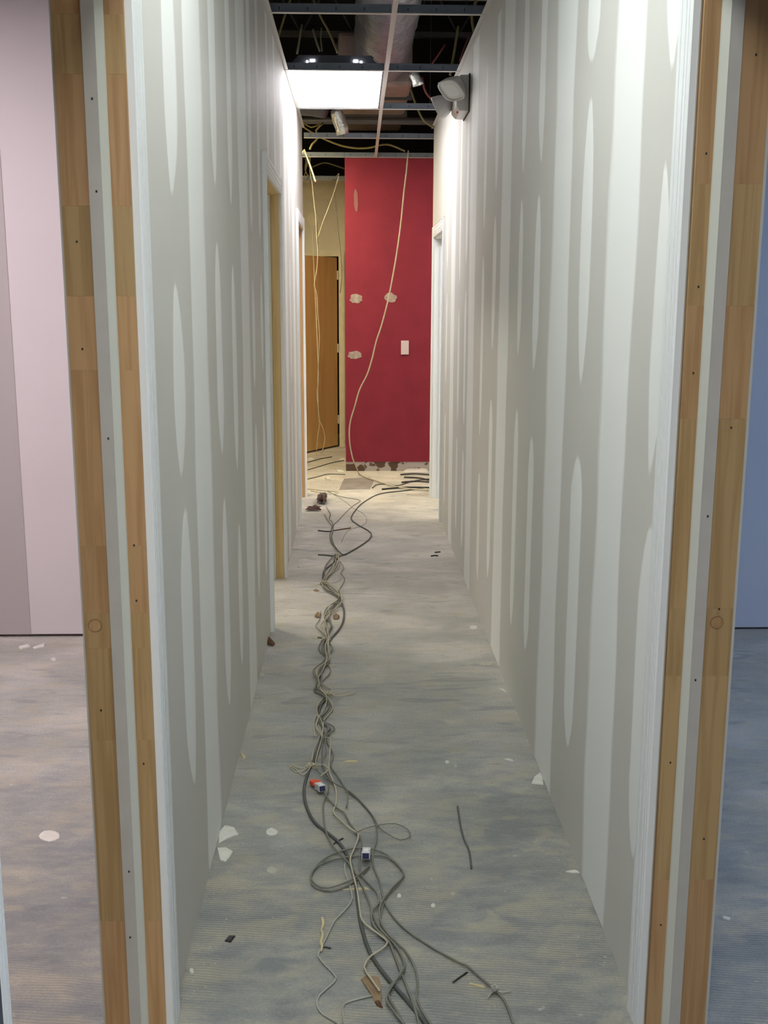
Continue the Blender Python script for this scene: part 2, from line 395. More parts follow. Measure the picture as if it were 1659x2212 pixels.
# room walls
def wl_obj(name, mb, material, label): return tag(mb.build(name, material), label, 'wall', kind='structure')
lb = wl_obj('wall_left_room', MB().box(-4.0, XL - TW - .001, 4.71, 4.81, .014, HC).box(-4.0, XL - TW - .001, 4.75, 4.80, 0, .014), M['left_room'], 'pale pinkish painted back wall of the left room')
b = MB().box(-4.0, -1.49, 4.7075, 4.7095, .014, HC).build('darker_band', M['left_room_grey'], lb); tag(b, 'greyer stretch of the wall')  # greyer left stretch of the back wall
rb = wl_obj('wall_right_room', MB().box(XR + TW + .001, 4.0, 4.76, 4.86, .012, 2.76).box(XR + TW + .001, 4.0, 4.80, 4.85, 0, .012), M['right_room'], 'bluish grey back wall of the right room')
MB().box(1.98, 2.3, 4.757, 4.759, .012, 2.76).build('darker_band', M['dark_paint'], rb)  # darker upright band on the right room back wall
wl_obj('wall_left_outer', MB().box(-4.1, -4.0, -3.1, 12.5, 0, 4.5), M['left_room'], 'far side wall of the rooms left of the corridor')
wl_obj('wall_right_outer', MB().box(4.0, 4.1, -3.1, 12.5, 0, 4.5), M['right_room'], 'far side wall of the rooms right of the corridor')
wl_obj('wall_rear', MB().box(-4.1, 4.1, -3.1, -3.0, 0, 4.5), M['board'], 'wall behind the photographer')
wl_obj('wall_plenum', MB().box(-4.0, 4.0, 12.4, 12.5, 0, 4.5), M['deck'], 'dark far wall of the building')
wl_obj('wall_left_partition', MB().box(-4.0, XL - TW - .001, 8.36, 8.46, 0, HC), M['end_wall'], 'partition where the left corridor wall ends')
wl_obj('wall_right_partition', MB().box(XR + TW + .001, 4.0, 8.36, 8.46, 0, HC), M['board'], 'partition where the right corridor wall ends')
# near stretch of the left wall carries dark paint
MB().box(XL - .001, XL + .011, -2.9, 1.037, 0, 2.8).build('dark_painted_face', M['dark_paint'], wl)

# red wall
RY, RX, RT = 9.60, -.083, 2.748
red = wl_obj('wall_red', MB().box(RX, 4.0, RY, RY + .12, .085, RT).box(RX, RX + .12, RY + .12, 11.35, 0, RT), M['red'], 'crimson painted wall closing the right half of the corridor end')
MB().box(RX, 4.0, RY + .003, RY + .11, 0, .085).build('baseboard_scar', M['scar'], red)
def blob(name, cx, cz, a, c, seed, parent, Y, t=.003, material=None, n=18):
    rnd = random.Random(seed); pts = []
    for k in range(n):
        th = 2 * math.pi * k / n; q = 1 + rnd.uniform(-.14, .14)
        pts.append((cx + a * q * math.cos(th), cz + c * q * math.sin(th)))
    return MB().prism(pts, Y - t, Y + .002, 'y').build(name, material or M['spackle'], parent)
blob('spackle_patch', .012, 1.550, .055, .042, 1, red, RY)
blob('spackle_patch', .318, 1.560, .052, .042, 2, red, RY)
blob('spackle_patch', .000, 1.055, .062, .036, 3, red, RY)
o = blob('spackle_smear', .014, 2.39, .018, .10, 4, red, RY, material=mat('faint_spackle', (.25, .10, .11), .7))
pl = thing('wall_plate', 'blank pale plate on the right half of the red wall', 'plate', (.45, RY, 1.12))
MB().box(-.035, .035, -.008, 0, -.062, .062).build('cover', M['plate'], pl, bevel=.003)
for s in (-1, 1): MB().cyl((0, -.0095, s * .042), .004, .002, 'y', 8).build('screw', M['metal_light'], pl)

# end wall with tan door
EY = 11.30
dx0, dx1, dtop = -1.04, -.165, 1.985
we = wl_obj('wall_end', MB().box(-4.0, dx0, EY, EY + .12, 0, 2.74).box(dx0, dx1, EY, EY + .12, dtop, 2.74).box(dx1, RX - .001, EY, EY + .12, 0, 2.74), M['end_wall'], 'ochre lit wall far behind the tan door')
blob('spackle_patch', -.43, 2.36, .055, .07, 6, we, EY, material=M['end_trim'])
MB().box(dx0 - .3, -.14, EY - .004, EY, 2.56, 2.74).build('pale_band', M['end_trim'], we)
MB().box(-.165, RX - .002, EY - .006, EY, 2.04, 2.74).build('pale_band', M['end_trim'], we)
d6 = thing('door_6', 'tan wooden door standing ajar at the far end, left of the red wall', 'door', (dx1, EY, 0), kind='structure')
def local(parent, mb, name, material, bevel=0):
    o = mb.build(name, material, parent, bevel=bevel, origin=None); o.matrix_parent_inverse = Matrix.Translation(parent.location).inverted(); return o
local(d6, MB().box(dx1, dx1 + .06, EY - .02, EY + .1, 0, dtop + .05).box(dx1 + .012, dx1 + .048, EY - .028, EY - .02, 0, dtop + .03), 'casing', M['end_trim'])
local(d6, MB().box(dx0 - .06, dx0, EY - .02, EY + .1, 0, dtop + .05), 'casing', M['end_trim'])
local(d6, MB().box(dx0, dx1, EY - .02, EY + .1, dtop, dtop + .055), 'head_casing', M['end_trim'])
ang = math.atan2(-.86, -.51); ux, uy = math.cos(ang), math.sin(ang); nx, ny = -uy, ux
hx, hy = dx1 - .018, EY - .022
leaf = [(hx, hy), (hx + ux * .84, hy + uy * .84), (hx + ux * .84 + nx * -.04, hy + uy * .84 + ny * -.04), (hx - nx * .04, hy - ny * .04)]
local(d6, MB().prism(leaf, .02, dtop - .012), 'leaf', M['door_tan'])
for z in (.25, 1.0, 1.75): local(d6, MB().cyl((hx + .008, hy - .004, z), .008, .09), 'hinge', M['metal_light'])

# ---- door frames in the corridor walls
def casing_profile(y0, d, X, s, w=.075, t=.016):
    """moulded casing: y0 edge at the opening, d=+1/-1 direction along Y away from it, X wall face, s normal"""
    u = [(0, .8), (.05, .95), (.14, .95), (.17, .5), (.20, .97), (.36, .98), (.39, .5), (.42, 1), (.72, 1), (.75, .5), (.78, 1), (1, 1), (1, 0), (0, 0)]
    return [(X + s * t * b, y0 + d * w * a) for a, b in u]
def corridor_door(name, label, y0, y1, X, s, ztop, far_mat, near_mat, casing=M['trim'], stopmat=M['stop'], blocks=None, face_near=True, tw=TW):
    """frame of an opening in a corridor wall; s = direction of the corridor from the wall face"""
    d = thing(name, label, 'door frame', (X, y0, 0), kind='structure')
    xo = X - s * tw
    lo, hi = min(X, xo), max(X, xo)
    # jamb boards
    if blocks:
        j = local(d, MB().box(lo + .006, hi - .002, y1 - .004, y1 + .018, 0, ztop), 'jamb', far_mat)
        zz = [0] + sorted(blocks) + [ztop]
        for a, b in zip(zz[:-1], zz[1:]):
            ob = MB().box(lo + .004, hi, y1 - .014, y1 - .004, a + .0001, b - .0001).build('lumber_block', far_mat if random.Random(int(a * 999)).random() < .62 else M['pine_warm'], j)
            ob.matrix_parent_inverse = Matrix.Translation(d.location).inverted()
            ob.parent = j
            ob.matrix_parent_inverse = Matrix.Identity(4)
        local(d, MB().box(lo, lo + .006, y1 - .012, y1 + .018, 0, ztop) if s > 0 else MB().box(hi - .0, hi + .006, y1 - .012, y1 + .018, 0, ztop), 'gypsum_edge', M['gypsum_edge'])
    else:
        local(d, MB().box(lo, hi, y1 - .014, y1 + .0, 0, ztop), 'jamb', far_mat)
    local(d, MB().box(lo, hi, y0, y0 + .014, 0, ztop), 'jamb', near_mat)
    local(d, MB().box(lo, hi, y0 + .014, y1 - .014, ztop - .012, ztop), 'head_jamb', far_mat)
    # stop on the far jamb, bevelled towards the corridor
    e = y1 - .014
    if blocks:
        xs = lambda v: X - s * v
        st = local(d, MB().prism([(xs(.048), e + .001), (xs(.048), e - .012), (xs(.071), e - .012), (xs(.071), e + .001)], 0, ztop - .012), 'door_stop', stopmat)
        ob = MB().prism([(xs(.034), e + .001), (xs(.036), e - .003), (xs(.0478), e - .0122), (xs(.0478), e + .001)], 0, ztop - .012).build('bevelled_edge', M['stop_light'], st)
    else:
        local(d, MB().box(min(X - s * .045, X - s * .085), max(X - s * .045, X - s * .085), e - .012, e + .001, 0, ztop - .012), 'door_stop', stopmat)
    # casings on the corridor side
    cs = casing_profile(y1 - .006, 1, X, s)
    local(d, MB().prism(cs, 0, ztop + .075), 'casing', casing)
    cs = casing_profile(y0 + .006, -1, X, s, .026 if name == 'door_1' else .075, .012 if name == 'door_1' else .016)
    local(d, MB().prism(cs, 0, ztop + .075), 'casing', casing)
    pr = [(x, z) for x, z in casing_profile(ztop - .004, 1, X, s)]
    local(d, MB().prism(pr, y0 + .006, y1 - .006, 'y'), 'head_casing', casing)
    return d
LZ = [.277, .668, .857, .927, 1.059, 1.389, 1.522, 1.679, 1.90, 1.997]
RZ = [.354, .793, .93, 1.300, 1.508, 1.723]
d1 = corridor_door('door_1', 'finger jointed pine door frame of the left room, nearest on the left', 1.058, JY + .014, XL, 1, 2.09, M['pine_jamb'], M['pale'], blocks=LZ, tw=TW)
d2 = corridor_door('door_2', 'finger jointed pine door frame of the right room, nearest on the right', .95, JY + .014, XR, -1, 2.09, M['pine_jamb'], M['pale'], blocks=RZ)
corridor_door('door_3', 'door frame with yellow wood jamb halfway along the left wall', 4.83, 5.765, XL, 1, 2.075, M['oak_jamb'], M['pale'], stopmat=M['pale'])
corridor_door('door_4', 'door frame with orange brown jamb at the far end of the left wall', 7.50, 8.275, XL, 1, 2.065, M['pine_warm'], M['pale'], stopmat=M['pine_warm'])
corridor_door('door_5', 'white painted door frame at the far end of the right wall', 7.36, 8.24, XR, -1, 2.0, M['trim'], M['trim'], stopmat=M['trim'])
# knot plugs and nail heads on the near jambs
for d, x in ((d1, -.499), (d2, .704)):
    rg = MB(); n = 20
    for k in range(n):
        a0, a1 = 2 * math.pi * k / n, 2 * math.pi * (k + 1) / n
        b = len(rg.v); y = JY - .0005
        for aa in (a0, a1):
            for r_, yy in ((.0135, y), (.0125, y - .0015), (.0115, y)): rg.v.append((x + r_ * math.cos(aa), yy, .903 + r_ * math.sin(aa)))
        rg.f += [(b, b + 1, b + 4, b + 3), (b + 1, b + 2, b + 5, b + 4)]
    local(d, rg, 'knot_ring', M['knot_edge'])
    local(d, MB().cyl((x, JY - .0006, .903), .011, .0015, 'y', 18), 'knot', M['pine_warm'])
rnd = random.Random(9)
for d, s, X in ((d1, 1, XL), (d2, -1, XR)):
    for k in range(11):
        z = .25 + k * .165 + rnd.uniform(-.05, .05); off = rnd.choice((.022, .058, .062, .10)); dy = .0121 if .045 < off < .075 else 0
        x = X - s * off
        local(d, MB().box(x - .0015, x + .0015, JY - .0008 - dy, JY + .0005 - dy, z, z + .004), 'nail_head', M['slot'])

# ---------------- ceiling grid ----------------
grid = thing('ceiling_grid', 'open suspended ceiling grid without tiles above the corridor', 'ceiling grid', (0, 5, HC))
def gz(Y): return HC if Y < 7.7 else HC - (Y - 7.7) * .036
def tee_x(x0, x1, Y):
    z = gz(Y)
    a = local(grid, MB().box(x0, x1, Y - .0012, Y + .0012, z + .001, z + .038).box(x0, x1, Y - .004, Y + .004, z + .033, z + .040), 'cross_tee', M['tee_web'])
    f = MB().box(x0, x1, Y - .012, Y + .012, z - .0015, z + .001).build('flange', M['tee_flange'], a)
    h = MB()
    for k in range(int((x1 - x0) / .13)):
        xx = x0 + .05 + k * .13; h.box(xx, xx + .004, Y - .002, Y - .0012, z + .012, z + .026)
    h.build('slot_holes', M['slot'], a)['kind'] = 'stuff'
XT = .185
for Y in (1.5565, 2.7765, 3.9965, 5.2165, 6.4365, 7.6565):
    tee_x(XL + .002, XT - .012, Y); tee_x(XT + .012, XR - .002, Y)
tee_x(XL + .002, XT - .012, 8.72); tee_x(XT + .012, 1.2, 8.72)
tee_x(-1.6, RX - .002, 9.585); tee_x(RX, 1.2, 9.585); tee_x(-1.6, RX - .002, 10.9)
mt_ = MB(); n = 24
ys = [.3, 7.7, 9.58]
for a, b in zip(ys[:-1], ys[1:]):
    za, zb = gz(a), gz(b)
    for (x0, x1, h0, h1) in ((XT - .0012, XT + .0012, .001, .038), (XT - .012, XT + .012, -.0018, .001), (XT - .004, XT + .004, .033, .042)):
        q = len(mt_.v)
        mt_.v += [(x0, a, za + h0), (x1, a, za + h0), (x1, a, za + h1), (x0, a, za + h1), (x0, b, zb + h0), (x1, b, zb + h0), (x1, b, zb + h1), (x0, b, zb + h1)]
        mt_.f += [tuple(q + i for i in t) for t in ((0, 3, 2, 1), (4, 5, 6, 7), (0, 1, 5, 4), (2, 3, 7, 6), (1, 2, 6, 5), (0, 4, 7, 3))]
local(grid, mt_, 'main_tee', M['tee_flange'])

# ---------------- luminaires ----------------
def troffer(label, x0, x1, y0, y1, z, lens, detail=True, grp=None):
    t = thing('ceiling_light', label, 'ceiling light', ((x0 + x1) / 2, (y0 + y1) / 2, z), group=grp)
    a, h = .07, .095
    v = [(x0, y0, z + .012), (x1, y0, z + .012), (x1, y1, z + .012), (x0, y1, z + .012), (x0 + a, y0 + .05, z + h), (x1 - a, y0 + .05, z + h), (x1 - a, y1 - .05, z + h), (x0 + a, y1 - .05, z + h)]
    mb = MB(); mb.v = v; mb.f = [(0, 1, 5, 4), (1, 2, 6, 5), (2, 3, 7, 6), (3, 0, 4, 7), (4, 5, 6, 7)]
    for (p, q_, r_, s_) in ((x0, x1, y0, y0 + .012), (x0, x1, y1 - .012, y1), (x0, x0 + .01, y0, y1), (x1 - .01, x1, y0, y1)): mb.box(p, q_, r_, s_, z + .0025, z + .014)
    local(t, mb, 'housing', M['housing'])
    local(t, MB().box(x0 + .010, x1 - .010, y0 + .012, y1 - .012, z + .003, z + .007), 'lens', lens)
    if detail:
        # knockout holes of the end plate: glowing boxes stand in for lamp light showing through
        w_ = x1 - x0; yy = y0 + .014
        def onface(u, hgt, du, dh):
            k = MB(); f0 = (hgt - .012) / (h - .012)
            y_ = y0 + .05 * f0 - .002
            k.box(x0 + u, x0 + u + du, y_ - .002, y_ + .004, z + hgt, z + hgt + dh); return k
        for u, hg, du, dh in ((.115, .030, .012, .010), (.115, .045, .010, .014), (.137, .056, .026, .012), (.423, .030, .012, .010), (.423, .045, .012, .014), (.385, .054, .026, .012)):
            local(t, onface(u, hg, du, dh), 'knockout_glow', lens)
        local(t, MB().tube([(x1 - .058, y0 + .035, z + .075), (x1 - .018, y0 + .01, z + .03)], .004), 'hold_down_clip', M['metal_light'])
    return t
troffer('lit recessed fluorescent ceiling light above the left side of the corridor', XL + .008, XT - .013, 6.4365 + .014, 7.6565 - .014, HC, M['lens_main'])
troffer('lit ceiling light over the photographer, outside the picture', XL + .008, XT - .013, 1.575, 2.76, HC, M['lens_near'], False)
troffer('added ceiling light behind the photographer to brighten the jambs, outside the picture', XL + .008, XT - .013, -.87, .31, HC, M['lens_rear_fill'], False)
troffer('lit ceiling light of the left room', -2.4, -1.8, 2.3, 3.5, HC, M['lens_pink'], False)
troffer('unseen ceiling panel standing in for daylight in the right room', 2.6, 3.2, 1.6, 2.8, HC, M['lens_blue_daylight'], False)
troffer('lit ceiling light of the second left room', -2.2, -1.6, 5.9, 7.1, HC, M['lens_side'], False)
troffer('lit ceiling light of the second right room', 1.8, 2.4, 6.6, 7.8, HC, M['lens_side'], False)
troffer('lit ceiling light of the far left area', -1.12, -.55, 8.55, 9.55, HC, M['lens_warm'], False)
troffer('lit ceiling light round the corner at the far right', 1.6, 2.2, 8.7, 9.4, HC, M['lens_side'], False)

# ---------------- plenum: ducts, foil, pipes ----------------
def wrinkled_tube(name, pts, r, material, label, cat, seed, n=36, amp=.05, fl=1.0):
    rnd = random.Random(seed); P = spline(pts, .04); mb = MB(); prev = None
    ph = [rnd.uniform(0, 6) for _ in range(8)]
    for i, p in enumerate(P):
        t = (P[min(i + 1, len(P) - 1)] - P[max(i - 1, 0)]).normalized()
        sx = t.cross(Vector((0, 0, 1))).normalized(); sz = sx.cross(t)
        for k in range(n):
            a = 2 * math.pi * k / n
            q = 1 + amp * (.5 * math.sin(i * .9 + 3 * a + ph[0]) * math.sin(i * .35 + ph[1]) + .5 * math.sin(i * 2.1 + 2 * math.sin(a + ph[2])) + rnd.uniform(-.35, .35))
            mb.v.append(tuple(p + sx * r * q * math.cos(a) + sz * r * fl * q * math.sin(a)))
    for i in range(len(P) - 1):
        for k in range(n): mb.f.append((i * n + k, i * n + (k + 1) % n, (i + 1) * n + (k + 1) % n, (i + 1) * n + k))
    mb.f += [tuple(range(n)), tuple(range((len(P) - 1) * n, len(P) * n))]
    return tag(mb.build(name, material, smooth=True), label, cat)
wrinkled_tube('silver_duct', [(.20, 2.2, 3.36), (.205, 4.5, 3.35), (.21, 6.0, 3.34), (.21, 7.6, 3.33), (.20, 8.42, 3.33)], .20, M['foil'], 'silver foil wrapped air duct running over the ceiling grid', 'duct', 3, amp=.055)
dt = thing('tan_duct', 'brownish insulated box duct behind the ceiling light, beyond the silver duct', 'duct', (.15, 9, 3.1))
local(dt, MB().box(-.12, .44, 8.45, 10.6, 3.12, 3.5), 'duct_body', M['duct_tan'], .03)
for Y in (8.9, 9.7): local(dt, MB().box(-.14, .46, Y, Y + .03, 3.10, 3.52), 'strap', M['pipe'])
wrinkled_tube('branch_duct', [(-1.5, 9.1, 3.15), (-.8, 8.75, 3.08), (-.42, 8.6, 3.05), (-.21, 8.56, 3.02)], .15, M['duct_dark'], 'dark branch duct tapering to a foil collar on the left above the grid', 'duct', 5, amp=.02, fl=.8)
wrinkled_tube('foil_collar', [(-.145, 8.56, 2.97), (-.115, 8.58, 2.90), (-.09, 8.6, 2.79)], .05, M['foil_bright'], 'crumpled bright foil collar hanging at the end of the branch duct', 'collar', 8, n=14, amp=.22)
wrinkled_tube('foil_wrap', [(.36, 6.95, 2.93), (.385, 6.95, 2.88), (.40, 6.96, 2.84)], .032, M['foil_bright'], 'crumpled foil wrapped box hanging just left of the emergency light', 'foil wrap', 11, n=12, amp=.25)
tag(MB().tube([(-3.5, 9.15, 2.98), (3.5, 9.15, 2.98)], .03, 10).build('conduit', M['pipe']), 'dim conduit crossing above the grid in front of the red wall', 'pipe')
tag(MB().tube([(-3.5, 6.9, 3.34), (3.5, 6.9, 3.34)], .025, 10).build('conduit', M['pipe']), 'dim conduit crossing the dark space above the right of the grid', 'pipe')
for k, Y in enumerate((5.2, 6.6, 8.0, 9.4, 10.8)):
    j = thing('roof_joist', ['roof joist nearest the camera in the dark plenum', 'second roof joist in the dark plenum', 'third roof joist in the dark plenum', 'fourth roof joist in the dark plenum', 'farthest roof joist in the dark plenum'][k], 'joist', (0, Y, 4.2), group='roof joists above the corridor')
    local(j, MB().box(-4, 4, Y - .03, Y + .03, 4.44, 4.5), 'top_chord', M['pipe'])
    local(j, MB().box(-4, 4, Y - .03, Y + .03, 4.0, 4.05), 'bottom_chord', M['pipe'])
    wb = MB()
    for q in range(-8, 8): wb.tube([(q * .5, Y, 4.03), (q * .5 + .25, Y, 4.46)], .01, 5).tube([(q * .5 + .25, Y, 4.46), (q * .5 + .5, Y, 4.03)], .01, 5)
    local(j, wb, 'web', M['pipe'])
# hanger wires holding the grid
for x, Y in ((-.1, 3.9965), (.52, 5.2165), (-.25, 5.2165), (.52, 7.6565)):
    local(grid, MB().tube([(x, Y, gz(Y) + .03), (x + .003, Y + .01, 4.4)], .0016, 5), 'hanger_wire', M['pipe'])

# ---------------- emergency light ----------------
em = thing('emergency_light', 'white twin head emergency light high on the right wall', 'emergency light', (XR, 6.0, 2.60))
pts = [(XR, 2.505), (XR - .05, 2.505), (XR - .072, 2.53), (XR - .072, 2.655), (XR - .05, 2.685), (XR, 2.685)]
body = MB().prism(pts, 5.86, 6.14, 'y')
local(em, body, 'body', M['em_body'], .006)
local(em, MB().box(XR - .006, XR - .0005, 5.85, 6.15, 2.50, 2.69), 'gap_shadow', M['slot'])  # dark sheet painting the shadow gap between body and wall
local(em, MB().cyl((XR - .062, 5.90, 2.498), .006, .010, 'z', 10), 'indicator', M['led'])
def head(c, d, r0, r1, L):
    d = Vector(d).normalized(); u = d.cross(Vector((0, 0, 1))).normalized(); v = u.cross(d); c = Vector(c)
    mb = MB(); n = 20; prof = ((0, r0 * .55), (.06, r0), (.5, (r0 + r1) * .56), (.93, r1), (1.0, r1), (1.0, r1 * .9), (.9, r1 * .86))
    for t, r in prof:
        for k in range(n):
            a = 2 * math.pi * k / n; e = 1 / (abs(math.cos(a)) ** 3.2 + abs(math.sin(a)) ** 3.2) ** (1 / 3.2)
            mb.v.append(tuple(c + d * (t * L) + u * r * e * math.cos(a) * 1.15 + v * r * e * math.sin(a)))
    for i in range(len(prof) - 1):
        for k in range(n): mb.f.append((i * n + k, i * n + (k + 1) % n, (i + 1) * n + (k + 1) % n, (i + 1) * n + k))
    mb.f.append(tuple(reversed(range(n))))
    h = local(em, mb, 'lamp_head', M['em_body'])
    for p in h.data.polygons: p.use_smooth = True
    lm = MB()
    for t, q in ((.9, .87), (.97, .55)):
        for k in range(n):
            a = 2 * math.pi * k / n; e = 1 / (abs(math.cos(a)) ** 3.2 + abs(math.sin(a)) ** 3.2) ** (1 / 3.2)
            lm.v.append(tuple(c + d * (t * L) + u * r1 * q * e * math.cos(a) * 1.15 + v * r1 * q * e * math.sin(a)))
    for k in range(n): lm.f.append((k, (k + 1) % n, n + (k + 1) % n, n + k))
    lm.f.append(tuple(n + k for k in range(n)))
    lm.build('lens', M['em_lens'], h)
head((.545, 5.85, 2.655), (-.50, -.42, -.75), .030, .066, .08)
head((.53, 6.10, 2.60), (-.80, .35, -.42), .030, .060, .085)
local(em, MB().cyl((.545, 5.885, 2.64), .016, .03, 'y', 12), 'swivel', M['em_body'])
local(em, MB().cyl((.50, 6.10, 2.60), .016, .05, 'x', 12), 'swivel', M['em_body'])

